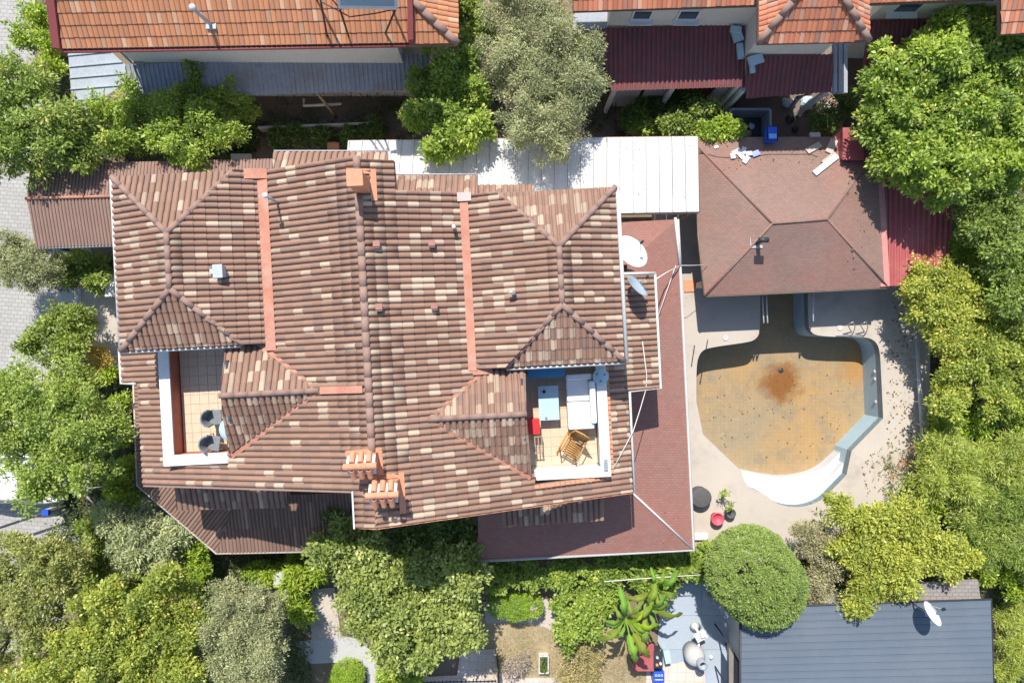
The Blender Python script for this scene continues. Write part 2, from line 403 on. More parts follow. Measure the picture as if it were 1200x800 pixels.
def smooth_loop(pts, cuts=3):
    """Chaikin corner cutting on a closed outline"""
    for _ in range(cuts):
        q = []
        for i in range(len(pts)):
            a, b = Vector(pts[i]), Vector(pts[(i + 1) % len(pts)]); q += [a * .75 + b * .25, a * .25 + b * .75]
        pts = q
    return pts

# ---------------------------------------------------------------- ground, pool, deck, paving
rim_px = [(816, 470), (816, 440), (817, 422), (822, 411), (832, 407), (876, 401), (885, 398), (890, 391), (891, 380), (891, 300), (946, 298), (947, 375), (949, 388), (958, 394),
          (1008, 395), (1020, 396), (1028, 402), (1031, 412), (1032, 425), (1035, 490), (998, 528), (992, 556), (975, 574), (960, 588), (935, 595), (909, 590), (896, 578), (874, 569), (869, 552), (824, 509)]
def chaikin(pts, n=2):
    for _ in range(n):
        q = [pts[0]]
        for a, b in zip(pts[:-1], pts[1:]): q += [(a[0] * .75 + b[0] * .25, a[1] * .75 + b[1] * .25), (a[0] * .25 + b[0] * .75, a[1] * .25 + b[1] * .75)]
        pts = q + [pts[-1]]
    return pts
rim_px = chaikin(rim_px[:10]) + chaikin(rim_px[10:20]) + [rim_px[20]] + chaikin(rim_px[21:29]) + [rim_px[29]]
DK = .35                      # the pool terrace lies a step above the garden
rim = [P(*p, DK) for p in rim_px]
g0 = 260
outline_hole([(-g0, -g0), (g0, -g0), (g0, g0), (-g0, g0)], [(p.x, p.y) for p in rim], 0, 0, MT['soil'], 'ground')
deck_px = [(765, 230), (830, 232), (830, 175), (1060, 175), (1092, 330), (1088, 520), (1035, 620), (940, 655), (800, 665), (780, 660)]
outline_hole([P(*p, DK) for p in deck_px], [(p.x, p.y) for p in rim], DK, DK - .004, MT['concrete'], 'pool_deck')
PD = -1.0
mb = MB(); n = len(rim)
mb.add([(p.x, p.y, DK + .001) for p in rim] + [(p.x, p.y, PD - .05) for p in rim], [(i, (i + 1) % n, n + (i + 1) % n, n + i) for i in range(n)])
pw = mb.build('pool_wall', MT['poolwall']); pw['kind'] = 'structure'
# pool floor: ochre mosaic with a rust stain where the water dried up
m, t, b = ntree('ochre_pool_mosaic')
g = t.nodes.new('ShaderNodeNewGeometry').outputs['Position']
c = mixc(t, ramp(t, noise(t, g, .35, 5, .6), .35, .65), (.29, .225, .135), (.37, .23, .095))
c = mixc(t, ramp(t, noise(t, g, 1.3, 6, .7), .48, .75), c, (.215, .175, .12))
c = mixc(t, ramp(t, noise(t, g, .9, 10, .8), .56, .8), c, (.22, .18, .12))
c = mixc(t, ramp(t, noise(t, g, 5, 4), .55, .8), c, (.35, .285, .19))
sx = t.nodes.new('ShaderNodeVectorMath'); sx.operation = 'DISTANCE'; sp = P(915, 449, PD); sx.inputs[1].default_value = (sp.x, sp.y, PD)
nz = t.nodes.new('ShaderNodeTexNoise'); nz.inputs['Scale'].default_value = 2.2; nz.inputs['Detail'].default_value = 9; nz.inputs['Roughness'].default_value = .75; t.links.new(g, nz.inputs['Vector'])
ad = t.nodes.new('ShaderNodeVectorMath'); ad.operation = 'MULTIPLY_ADD'; ad.inputs[1].default_value = (1.3, 1.3, 0); t.links.new(nz.outputs['Color'], ad.inputs[0]); 
of = t.nodes.new('ShaderNodeVectorMath'); of.operation = 'ADD'; of.inputs[1].default_value = (-.65, -.65, 0); t.links.new(g, of.inputs[0]); t.links.new(of.outputs[0], ad.inputs[2]); t.links.new(ad.outputs[0], sx.inputs[0])
c = mixc(t, ramp(t, sx.outputs['Value'], .45, 1.0, (1, 1, 1), (0, 0, 0)), c, (.20, .075, .010))
sx2 = t.nodes.new('ShaderNodeVectorMath'); sx2.operation = 'DISTANCE'; sp = P(1005, 430, PD); sx2.inputs[1].default_value = (sp.x, sp.y, PD); t.links.new(ad.outputs[0], sx2.inputs[0])
c = mixc(t, ramp(t, sx2.outputs['Value'], .3, 2.6, (.8, .8, .8), (0, 0, 0)), c, (.36, .18, .045))
bt = t.nodes.new('ShaderNodeTexBrick'); bt.offset = 0; bt.inputs['Scale'].default_value = 1; bt.inputs['Brick Width'].default_value = .15; bt.inputs['Row Height'].default_value = .15; bt.inputs['Mortar Size'].default_value = .008
bt.inputs['Color1'].default_value = (.97, .97, .97, 1); bt.inputs['Color2'].default_value = (1.03, 1.03, 1.03, 1); bt.inputs['Mortar'].default_value = (.91, .90, .88, 1); t.links.new(g, bt.inputs['Vector'])
c = mixc(t, 1, c, bt.outputs['Color'], 'MULTIPLY'); t.links.new(c, b.inputs['Base Color']); b.inputs['Roughness'].default_value = .7
mb = MB(); mb.add([(p.x, p.y, PD) for p in [Vector((P(790, 290).x, P(0, 290).y, 0)), Vector((P(1060, 290).x, P(0, 290).y, 0)), Vector((P(1060, 620).x, P(0, 620).y, 0)), Vector((P(790, 620).x, P(0, 620).y, 0))]], [(0, 3, 2, 1)])
pf = mb.build('pool_floor', m); pf['kind'] = 'structure'
for p in pf.data.polygons: p.flip() if p.normal.z < 0 else None
# curved white steps at the shallow end, each a wedge lying on the pool floor
def arc(pts, z): return [P(px, py, z) for px, py in pts]
st_out = [(1000, 527), (993, 557), (976, 575), (961, 590), (935, 597), (908, 592), (894, 579), (872, 571), (867, 552)]
mid = [(990, 540), (975, 558), (955, 572), (930, 578), (905, 575), (884, 566), (869, 556)]
inn = [(984, 531), (966, 548), (945, 557), (920, 560), (895, 557), (868, 551)]
st_out, mid, inn = [st_out[0]] + chaikin(st_out[1:-1]) + [st_out[-1]], chaikin(mid), chaikin(inn)
for nm, inner, zt in (('pool_step', inn, -.45), ('pool_step', mid, -.05)):
    top = [Vector((p.x, p.y, zt)) for p in arc(st_out, 0)] + [Vector((p.x, p.y, zt)) for p in reversed(arc(inner, zt))][0:0]
    inner_w = [P(px, py, zt) for px, py in inner]
    loop = [(p.x, p.y, zt) for p in arc(st_out, DK)] + [(p.x, p.y, zt) for p in reversed(inner_w)]
    bmx = bmesh.new(); vv = [bmx.verts.new(p) for p in loop]; f = bmx.faces.new(vv)
    if f.normal.z < 0: f.normal_flip()
    r = bmesh.ops.extrude_face_region(bmx, geom=[f]); bmesh.ops.translate(bmx, verts=[e for e in r['geom'] if isinstance(e, bmesh.types.BMVert)], vec=(0, 0, PD - zt))
    bmesh.ops.recalc_face_normals(bmx, faces=bmx.faces[:])
    me = bpy.data.meshes.new(nm); bmx.to_mesh(me); bmx.free(); me.materials.append(MT['poolwhite'])
    o = bpy.data.objects.new(nm, me); COL.objects.link(o); o['kind'] = 'structure'
def sheet(name, pxs, z, th, m, kind='structure'):
    mb = MB(); mb.prism([P(px, py, z) for px, py in pxs], th)
    o = mb.build(name, m); o['kind'] = kind; return o
sheet('street', [(-400, -300), (48, -300), (40, 60), (58, 200), (110, 300), (66, 365), (64, 430), (90, 600), (100, 640), (60, 760), (-400, 800)], .03, .028, MT['paver'])
sheet('path', [(66, 366), (66, 338), (98, 336), (140, 345), (140, 440), (112, 440), (108, 372)], .04, .038, MT['concrete'])
sheet('gate_slab', [(66, 362), (68, 337), (96, 338), (94, 362)], .055, .012, MT['concgrey'])
sheet('lawn', [(560, 722), (690, 722), (770, 760), (760, 900), (560, 900), (555, 780)], .02, .018, MT['lawn'])
sheet('garden_path', [(566, 705), (640, 700), (652, 722), (655, 745), (640, 735), (600, 728), (570, 730)], .035, .03, MT['stone_path'])
sheet('garden_path', [(345, 752), (400, 745), (420, 748), (448, 768), (456, 900), (434, 900), (430, 790), (415, 775), (350, 778)], .035, .033, MT['concgrey'])
sheet('dirt_path', [(362, 690), (392, 688), (400, 750), (365, 752)], .025, .022, MT['stone_path'])
sheet('terrace_paving', [(490, 793), (600, 788), (600, 795), (668, 793), (670, 900), (485, 900)], .05, .048, MT['pink_paving'])
sheet('terrace_paving', [(540, 762), (580, 760), (583, 793), (535, 793)], .055, .052, MT['pink_paving'])
sheet('patio', [(776, 688), (840, 672), (872, 700), (880, 900), (745, 900), (770, 760)], .045, .043, MT['patio'])
sheet('terrace_paving', [(758, 783), (800, 775), (826, 790), (830, 900), (752, 900)], .053, .008, MT['pink_paving'])
sheet('back_yard', [(300, 110), (640, 95), (680, 60), (1000, 60), (1010, 165), (820, 170), (300, 200)], .02, .018, mat('dark_yard_soil', (.17, .13, .11), .95, .25, 1, 30, .4))
# ---------------------------------------------------------------- the villa (two joined houses under one tiled roof)
CT, ST = math.cos(TH), math.sin(TH)
def XY(u, v): return (u * CT - v * ST, u * ST + v * CT)
def U3(u, v, z): x, y = XY(u, v); return Vector((x, y, z))
def uvpl(a, b, c):            # plane z=a+b u+c v  -> world coefficients
    return (a, b * CT - c * ST, b * ST + c * CT)
def uvpl3(*q):
    m = np.array([[1, p[0], p[1]] for p in q]); return uvpl(*np.linalg.solve(m, np.array([p[2] for p in q])))
villa = empty('villa', 'large villa with brown and cream tiled hip roofs and two sunken terraces', 'house', U3(-4, 0, 0))
RIDGE, K = 8.0, .36
UL, UR = -6.68, -1.13
PLm = uvpl(RIDGE + K * 3.83, K, 0); PRm = uvpl(RIDGE - K * 3.83, -K, 0)
zl = lambda u: RIDGE + K * (u + 3.83)
zr = lambda u: RIDGE - K * (u + 3.83)
rect = lambda u0, u1, v0, v1: [(u0, v0), (u1, v0), (u1, v1), (u0, v1)]
planes = []                   # (plane, [uv pieces], grid origin uv)
planes.append((PLm, [rect(UL, -3.83, .3, 5.1), rect(-7.75, -3.83, -3.75, .3), rect(-11.4, -10.42, -3.75, -.62), rect(-12.0, -10.42, -.62, 1.0),
                     rect(-10.42, -8.3, -3.75, -3.14), rect(-8.3, -7.75, -3.75, -2.72), rect(-4.45, -3.83, -4.7, -3.75)], (-3.83, 0)))
planes.append((PRm, [rect(-3.83, -2.9, -4.7, 5.0), rect(-2.9, UR, -4.7, 4.2), rect(UR, .05, -4.7, -.7), rect(.05, .45, -4.7, -3.75), rect(.45, 2.72, -4.7, -4.12),
                     rect(2.72, 3.40, -4.7, -1.64), rect(2.72, 4.45, -1.64, 1.81)], (-3.83, 0)))
# left hip block
lz, le = 7.85, 7.16
A, B = (-9.0, 3.36), (-9.0, 1.87)
planes.append((uvpl3((*A, lz), (*B, lz), (-10.77, 1, le)), [[(-10.77, 5.1), (-10.77, .3), B, A]], A))
planes.append((uvpl3((*A, lz), (-10.77, 5.1, le), (-7.4, 5.1, le)), [[(-10.77, 5.1), A, (-7.4, 5.1)]], A))
planes.append((uvpl3((*B, lz), (-10.77, .3, le), (-7.4, .3, le)), [[(-10.77, .3), (-7.4, .3), B]], B))
PB1 = uvpl3((*A, lz), (*B, lz), (UL, 2, zl(UL)))
planes.append((PB1, [[A, B, (-7.4, .3), (UL, .3), (UL, 5.1), (-7.4, 5.1)]], A))
# right hip block
C, D = (1.38, 2.47), (1.38, .906)
planes.append((uvpl3((*C, lz), (*D, lz), (3.06, 1, le)), [[(3.06, 4.1), C, D, (3.06, -.7)]], C))
planes.append((uvpl3((*C, lz), (-.22, 4.1, le), (3.06, 4.1, le)), [[(-.22, 4.1), C, (3.06, 4.1)]], C))
planes.append((uvpl3((*D, lz), (-.22, -.7, le), (3.06, -.7, le)), [[(-.22, -.7), (3.06, -.7), D]], D))
PB2 = uvpl3((*C, lz), (*D, lz), (UR, 2, zr(UR)))
planes.append((PB2, [[C, (-.22, 4.1), (UR, 4.1), (UR, -.7), (-.22, -.7), D]], C))
# dormers over the terrace doors
dz = 7.47
a1, b1, n1, s1 = (-7.98, -1.05), (-5.3, -1.05), (-7.14, .28), (-8.22, -2.80)
planes.append((uvpl3((*a1, dz), (*b1, dz), (*n1, zl(-7.14))), [[a1, b1, n1, (-8.02, .28)]], a1))
planes.append((uvpl3((*a1, dz), (*b1, dz), (*s1, zl(-8.22) + .06)), [[a1, s1, b1]], a1))
a2, b2, n2, s2 = (.29, -1.98), (-2.36, -1.98), (-.72, -.72), (.36, -3.85)
planes.append((uvpl3((*a2, dz), (*b2, dz), (*n2, zr(-.72))), [[a2, (.33, -.72), n2, b2]], a2))
planes.append((uvpl3((*a2, dz), (*b2, dz), (*s2, zr(.36) + .06)), [[a2, b2, s2]], a2))
# small north aprons and the two canopies on the south side
def apron(x0, y0, x1, y1, zt, zb):
    q = [P(x0, y1, zt), P(x1, y1, zt), P(x1, y0, zb), P(x0, y0, zb)]
    m = np.array([[1, p.x, p.y] for p in q]); co = np.linalg.lstsq(m, np.array([p.z for p in q]), rcond=None)[0]
    planes.append((tuple(co), [[(p.x, p.y) for p in q]], (q[0].x, q[0].y), True)); return q
ap1 = apron(321, 178.5, 455, 199, 6.95, 6.55)
ap2 = apron(458, 206, 560, 232, 6.75, 6.30)
ap3 = apron(560, 217, 626, 232, 6.70, 6.35)
cn1 = [P(204, 566, 4.7), P(337, 564, 4.7), P(337, 594, 4.4), P(208, 597, 4.4)]
cn2 = [P(586, 572, 4.7), P(706, 566, 4.7), P(708, 609, 4.4), P(589, 617, 4.4)]
for cn in (cn1, cn2):
    m = np.array([[1, p.x, p.y] for p in cn]); co = tuple(np.linalg.lstsq(m, np.array([p.z for p in cn]), rcond=None)[0])
    planes.append((co, [[(p.x, p.y) for p in cn]], (cn[0].x, cn[0].y), True))
# lower roof wrapping the south-west corner
LZ, LE = 2.65, 2.2
eave = [P(157, 440, LE), P(162, 568, LE), P(254, 647, LE), P(408, 644, LE)]
i0 = P(240, 430, LZ); i1 = P(240, 552, LZ); i2 = P(278, 582, LZ); i3 = P(412, 576, LZ)
low = []
for q in ((eave[0], eave[1], i1, i0), (eave[1], eave[2], i2, i1), (eave[2], eave[3], i3, i2)):
    m = np.array([[1, p.x, p.y] for p in q]); co = tuple(np.linalg.lstsq(m, np.array([p.z for p in q]), rcond=None)[0]); low.append((co, [(p.x, p.y) for p in q]))
roof = MB()
for pln in planes:
    pl, pcs = pln[0], pln[1]; world = len(pln) > 3
    for pc in pcs:
        roof.prism([Vector((x, y, pz(pl, x, y) - .004)) for x, y in (pc if world else [XY(*q) for q in pc])], .11)
for pl, q in low: roof.prism([Vector((x, y, pz(pl, x, y) - .004)) for x, y in q], .09)
roofo = roof.build('roof', MT['deckroof'], villa)
tb = Tiler(.171, .315, .068, .018, None, flat=.2)
cream = [.09, .25] + [.17] * 4 + [.23] * 4 + [.2] * 4
for ip, pln in enumerate(planes):
    tb.tint = tint_fn((.31, .187, .134), (.48, .36, .265), cream[ip] if ip < len(cream) else .15, .07, extra=((.265, .168, .13), .10), seed=30 + ip)
    if len(pln) > 3: tb.plane(pln[0], pln[1], pln[2])
    else: tb.plane(pln[0], [[XY(*q) for q in pc] for pc in pln[1]], XY(*pln[2]))
tb.build(roofo, 'tile_field', MT['tile'], singles=300)
tb2 = Tiler(.125, .9, .04, .01, tint_fn((.26, .165, .13), (.36, .25, .2), .06, .12, seed=5))
for pl, q in low: tb2.plane(pl, [q], q[0])
tb2.build(roofo, 'lower_tile_field', MT['tile'])
# ridge and hip caps
up = Vector((0, 0, .05))
def cap_uv(p, q, zp, zq, r=.078): caps(U3(*p, zp) + up, U3(*q, zq) + up, roofo, MT['cap'], r)
cap_uv((-3.83, -2.75), (-3.83, 4.0), RIDGE, RIDGE, .10); cap_uv((-3.83, 4.4), (-3.83, 5.05), RIDGE, RIDGE, .10)
for (r0, r1, ue0, ue1, vb, vt) in ((B, A, -10.77, -7.4, .3, 5.1), (D, C, -.22, 3.06, -.7, 4.1)):
    cap_uv(r0, r1, lz, lz)
    for ue in (ue0, ue1):
        cap_uv((ue, vb), r0, le, lz); cap_uv((ue, vt), r1, le, lz)
cap_uv(a1, b1, dz, dz); cap_uv(a2, b2, dz, dz)
# valley gutters, plastered red
def strip(pts, wd, lift=.125, th=.05):
    for (p, q) in zip(pts[:-1], pts[1:]):
        p, q = Vector(p), Vector(q); d = (q - p); d.z = 0; s = Vector((-d.y, d.x, 0)).normalized() * wd / 2
        vg = MB(); vg.prism([p + s + Vector((0, 0, lift)), q + s + Vector((0, 0, lift)), q - s + Vector((0, 0, lift)), p - s + Vector((0, 0, lift))], th + .06); vg.build('valley_gutter', MT['valley'], villa)
strip([U3(UL, 5.0, zl(UL)), U3(UL, .1, zl(UL))], .28); strip([U3(UR, 4.0, zr(UR)), U3(UR, -.75, zr(UR))], .23)
strip([U3(UL - .45, 5.0, zl(UL) + .12), U3(UL + .15, 5.0, zl(UL) + .02)], .28)
strip([U3(UR, -.72, zr(UR)), U3(UR + .55, -.72, zr(UR + .35))], .3)
strip([U3(*b1, dz - .03), U3(-8.15, -2.86, zl(-8.15))], .12, .085); strip([U3(*b2, dz - .03), U3(.33, -3.92, zr(.33))], .12, .085)
strip([U3(*b1, dz - .03), U3(-7.1, .33, zl(-7.1))], .11, .085); strip([U3(*b2, dz - .03), U3(-.7, -.68, zr(-.7))], .11, .085)
strip([U3(-5.25, -1.05, zl(-5.25)), U3(-4.0, -1.05, zl(-4.0))], .19, .10)
o = MB().box(U3(UR + .02, 4.05, zr(UR) + .14), (.38, .24, .07), TH).build('flashing_sheet', mat('pale_pink_paint', (.52, .40, .36), .7, .15), villa)
# walls
def wallbox(u0, u1, v0, v1, z0, z1, m=MT['wallcream']):
    b = MB(); b.prism([U3(u0, v0, z1), U3(u1, v0, z1), U3(u1, v1, z1), U3(u0, v1, z1)], 0, bottom=z0); return b.build('wall', m, villa)
wallbox(-11.0, -10.06, -3.3, 4.6, 0, 5.05); wallbox(-10.05, -3.9, -3.3, 4.6, 0, 5.2)
wallbox(-3.85, 2.4, -4.2, 3.7, 0, 5.2); wallbox(2.41, 3.9, -1.2, 1.4, 0, 4.75)
wallbox(-10.3, -6.72, .62, 4.7, 5.21, 7.0); wallbox(-7.7, -3.84, -3.2, .55, 5.22, 6.45); wallbox(-6.7, -3.84, .6, 4.9, 5.215, 6.75)
wallbox(-1.1, 2.65, -.38, 3.72, 5.21, 7.0); wallbox(-3.82, 0.1, -4.2, -.42, 5.22, 6.3); wallbox(-3.82, -1.12, -.4, 3.9, 5.215, 6.7)
# gable walls of the dormers, seen from the terraces
def gable(a, n_, s_, u, zf):
    b = MB(); b.add([U3(u, s_, zf), U3(u, n_, zf), U3(u, n_, 6.75), U3(u, a[1], dz - .12), U3(u, s_, 6.35), U3(u + .1, s_, zf), U3(u + .1, n_, zf), U3(u + .1, n_, 6.75), U3(u + .1, a[1], dz - .12), U3(u + .1, s_, 6.35)],
                    [(0, 1, 2, 3, 4), (9, 8, 7, 6, 5), (0, 5, 6, 1), (1, 6, 7, 2), (2, 7, 8, 3), (3, 8, 9, 4), (4, 9, 5, 0)])
    w_ = b.build('gable_wall', MT['white'], villa)
    d = MB().box(U3(u - .03 if u < -4 else u + .13, a[1] + .1, zf + 1.0), (.06, 1.7, 1.9), TH).build('terrace_door', MT['glass'], villa)
gable(a1, .25, -2.75, -7.86, 5.25); gable(a2, -.7, -3.8, .08, 5.25)
# terraces: floor slab with single tiles, red inner wall faces, white copings
FZ = 5.38
def terrace(u0, u1, v0, v1, side):
    b = MB(); b.prism([U3(u0, v0, FZ - .012), U3(u1, v0, FZ - .012), U3(u1, v1, FZ - .012), U3(u0, v1, FZ - .012)], .1)
    fl = b.build('terrace_floor', MT['grout'], villa)
    nu, nv = round((u1 - u0) / .29), round((v1 - v0) / .29); du, dv = (u1 - u0) / nu, (v1 - v0) / nv
    me = bpy.data.meshes.new('floor_tile'); x, y = du / 2 - .0025, dv / 2 - .0025
    q = [(-x, -y, 0), (x, -y, 0), (x, y, 0), (-x, y, 0)]; e = .004
    vs = [(a, b_, -.012) for a, b_, _ in q] + [(a - math.copysign(e, a), b_ - math.copysign(e, b_), 0) for a, b_, _ in q]
    me.from_pydata(vs, [], [(4, 5, 6, 7), (0, 1, 5, 4), (1, 2, 6, 5), (2, 3, 7, 6), (3, 0, 4, 7)]); me.materials.append(MT['floor_tile'])
    for i in range(nu):
        for j in range(nv):
            o = bpy.data.objects.new('floor_tile', me); COL.objects.link(o); o.parent = fl
            o.location = U3(u0 + (i + .5) * du, v0 + (j + .5) * dv, FZ + rnd.uniform(0, .003)) - villa.location; o.rotation_euler = (0, 0, TH)
    return fl
terrace(-10.06, -7.87, -2.82, .61, 0); terrace(.19, 2.40, -3.80, -.39, 1)
PZ = 6.02
def coping(pts, wd, inner):
    b = MB(); r = MB()
    for (p, q) in pts:
        (pu, pv), (qu, qv) = p, q
        u0, u1, v0, v1 = min(pu, qu), max(pu, qu), min(pv, qv), max(pv, qv)
        b.prism([U3(u0, v0, PZ), U3(u1, v0, PZ), U3(u1, v1, PZ), U3(u0, v1, PZ)], .06)
        e = .025
        r.prism([U3(u0 + e, v0 + e, PZ - .06), U3(u1 - e, v0 + e, PZ - .06), U3(u1 - e, v1 - e, PZ - .06), U3(u0 + e, v1 - e, PZ - .06)], 0, bottom=5.22)
    r.build('parapet_wall', inner, villa); b.build('coping', MT['parapet'], villa, bevel=.012)
coping([((-10.38, -3.12), (-10.06, .60)), ((-10.059, -3.12), (-8.32, -2.80))], .3, MT['terracotta'])
coping([((2.40, -4.10), (2.70, -.40)), ((.38, -4.10), (2.399, -3.78))], .3, MT['white'])
# orange flashing tiles along the outside of the east coping
b = MB()
for k in range(22): b.box(U3(2.77, -4.0 + k * .145, zr(2.77) + .08), (.10, .12, .07), TH)
for k in range(15): b.box(U3(.5 + k * .15, -4.17, zr(.5 + k * .15) + .08), (.13, .10, .07), TH)
b.build('flashing_tiles', MT['orange'], villa)
# white gutters along the eaves
def gutter(pts, r=.055):
    b = MB(); b.tube(pts, r, 8); return b.build('gutter', MT['gutter'], villa)
gutter([U3(-10.82, 5.12, le - .03), U3(-10.82, .28, le - .03)]); gutter([U3(-10.82, .26, le - .05), U3(-7.5, .26, le - .05)], .04)
gutter([U3(3.13, 4.1, le - .02), U3(3.13, -.75, le - .02)], .06); gutter([U3(3.1, -.76, le - .05), U3(-.2, -.76, le - .05)], .04)
gutter([U3(4.5, 1.85, zr(4.5)), U3(4.5, -1.68, zr(4.5)), U3(3.47, -1.70, zr(3.47) + .02), U3(3.46, -4.72, zr(3.46))], .042)
gutter([U3(-12.05, .4, zl(-12.05)), U3(-12.05, -.66, zl(-12.05)), U3(-11.46, -.68, zl(-11.46))], .045)
gutter([U3(3.2, 1.86, zr(3.2) + .02), U3(4.5, 1.86, zr(4.5))], .05)
gutter([eave[0] + Vector((-.03, 0, 0)), eave[1] + Vector((-.03, -.02, 0)), eave[2] + Vector((-.02, -.04, 0)), eave[3] + Vector((0, -.04, 0))], .035).data.materials[0] = MT['stone_path']
gutter([ap1[2] + Vector((.03, 0, 0)), P(458, 206, 7.0)], .05)
gutter([ap1[3] + Vector((0, .04, 0)), ap1[2] + Vector((0, .04, 0))], .022).data.materials[0] = MT['concgrey']; gutter([ap2[3] + Vector((0, .04, 0)), ap2[2] + Vector((0, .04, 0))], .022).data.materials[0] = MT['concgrey']
b = MB(); b.prism([U3(-4.47, -4.75, zl(-4.47) + .1), U3(-4.42, -4.75, zl(-4.42) + .1), U3(-4.42, -3.76, zl(-4.42) + .1), U3(-4.47, -3.76, zl(-4.47) + .1)], .2); b.build('verge_board', MT['gutter'], villa)
b = MB(); b.prism([U3(-4.4, -4.76, zl(-4.4)), U3(-3.83, -4.76, RIDGE + .02), U3(-3.83, -4.71, RIDGE + .02), U3(-4.4, -4.71, zl(-4.4))], .16)
b.prism([U3(-3.829, -4.76, RIDGE + .02), U3(3.4, -4.76, zr(3.4) + .02), U3(3.4, -4.71, zr(3.4) + .02), U3(-3.829, -4.71, RIDGE + .02)], .16); b.build('fascia', MT['orange'], villa)
b = MB(); b.prism([U3(-11.4, -3.81, zl(-11.4) + .02), U3(-4.48, -3.81, zl(-4.48) + .02), U3(-4.48, -3.76, zl(-4.48) + .02), U3(-11.4, -3.76, zl(-11.4) + .02)], .14); b.build('fascia', MT['cap'], villa)
# shingled porch roof along the east and south
SZ, SE = 3.25, 2.72
e0 = P(793, 257, SE); e1 = P(812, 643, SE); e2 = P(560, 656, SE); w0 = P(735, 310, SZ); w1 = P(742, 578, SZ); w2 = P(560, 590, SZ); tl0 = P(700, 262, SE)
def pfit(q):
    m = np.array([[1, p.x, p.y] for p in q]); return tuple(np.linalg.lstsq(m, np.array([p.z for p in q]), rcond=None)[0])
b = MB()
for q in ((e0, e1, w1, w0), (e1, e2, w2, w1), (e0, w0, P(690, 310, SZ), tl0)): b.prism(q, .08)
porch = b.build('porch_roof', MT['shingle'], villa)
b = MB(); b.tube([w1 + Vector((0, 0, .02)), e1 + Vector((0, 0, .02))], .035, 6); b.build('hip_strip', MT['gutter'], villa)
b = MB(); b.tube([e0 + Vector((.04, 0, 0)), e1 + Vector((.04, -.04, 0)), e2 + Vector((0, -.04, 0))], .05, 8); b.build('gutter', MT['concgrey'], villa)
b = MB(); b.tube([e0 + Vector((-.06, .05, .05)), P(797, 310, SE + .05)], .05, 8); b.build('downpipe', MT['gutter'], villa)
for px, py in ((792, 262), (800, 400), (806, 520), (808, 638), (700, 648), (600, 652)): 
    p = P(px, py, SE); b = MB(); b.box((p.x - .08, p.y + .05, 1.32), (.12, .12, 2.6)); b.build('porch_post', MT['white'], villa)
for px, py in ((170, 560), (252, 640), (330, 638)):
    p = P(px, py, LE); b = MB(); b.box((p.x + .25, p.y + .2, 1.08), (.14, .14, 2.12)); b.build('porch_post', MT['white'], villa)
# canopy brackets under the two small south canopies
for cn in (cn1, cn2):
    b = MB()
    for k in (.03, .97):
        p = cn[3].lerp(cn[2], k); q = cn[0].lerp(cn[1], k); b.tube([p + Vector((0, .05, -.12)), Vector((q.x, q.y + .1, q.z - .12))], .04, 6)
        b.tube([p + Vector((0, .05, -.14)), Vector((q.x, q.y + .1, q.z - .9))], .04, 6)
    b.build('canopy_bracket', MT['wood'], villa)
# chimneys
def tile_half(L, r, m):
    vs = []; fs = []; N = 6
    for y in (-L / 2, L / 2):
        for k in range(N + 1):
            t = math.pi * k / N; vs.append((r * math.cos(t), y, r * math.sin(t)))
        for k in range(N + 1):
            t = math.pi * (N - k) / N; vs.append((r * .8 * math.cos(t), y, r * .8 * math.sin(t)))
    n = 2 * (N + 1)
    for k in range(n): fs.append((k, (k + 1) % n, n + (k + 1) % n, n + k))
    for o_ in (0, n):
        for k in range(N): fs.append((o_ + k, o_ + k + 1, o_ + n - 2 - k, o_ + n - 1 - k) if o_ == 0 else (o_ + n - 1 - k, o_ + n - 2 - k, o_ + k + 1, o_ + k))
    me = bpy.data.meshes.new('cap_tile'); me.from_pydata(vs, [], fs); me.materials.append(m); return me
capt, capr = tile_half(.30, .075, MT['orange']), tile_half(.30, .085, MT['orange'])
def chimney(px, py, ztop):
    c = P(px, py, ztop); b = MB(); b.box((c.x, c.y, (7.4 + ztop - .3) / 2), (.56, .42, ztop - .3 - 7.4), TH)
    st = b.build('chimney', MT['orange'], villa)
    g = MB(); X = Vector((CT, ST, 0)); Y = Vector((-ST, CT, 0)); hz = Vector((0, 0, 1))
    z0 = ztop - .3; cc = Vector((c.x, c.y, z0))
    L = .36
    g.add([cc - X * L - Y * .25, cc + X * L - Y * .25, cc + X * L + Y * .25, cc - X * L + Y * .25, cc - X * L + hz * .22, cc + X * L + hz * .22],
          [(0, 3, 2, 1), (0, 1, 5, 4), (2, 3, 4, 5), (1, 2, 5), (3, 0, 4)])
    g.build('mortar_bed', MT['mortar'], st)
    base = villa.location
    for i in range(3):
        for sgn in (-1, 1):
            o = bpy.data.objects.new('cap_tile', capt); COL.objects.link(o); o.parent = st
            d = (Y * sgn * .25 - hz * .20).normalized(); xv = X if sgn > 0 else -X; nz_ = xv.cross(d)
            M4 = Matrix((xv, d, nz_)).transposed().to_4x4(); M4.translation = cc + X * (-.21 + .21 * i) + Y * sgn * .2 + hz * .10 - base; o.matrix_local = M4
    for i in range(3):
        o = bpy.data.objects.new('cap_tile', capr); COL.objects.link(o); o.parent = st
        M4 = Matrix((-Y, X, hz)).transposed().to_4x4(); M4.translation = cc + X * (-.27 + .27 * i) + hz * (.21 + .01 * (i % 2)) - base; o.matrix_local = M4
    return st
chimney(421, 547, 9.0); chimney(447, 581, 8.95)
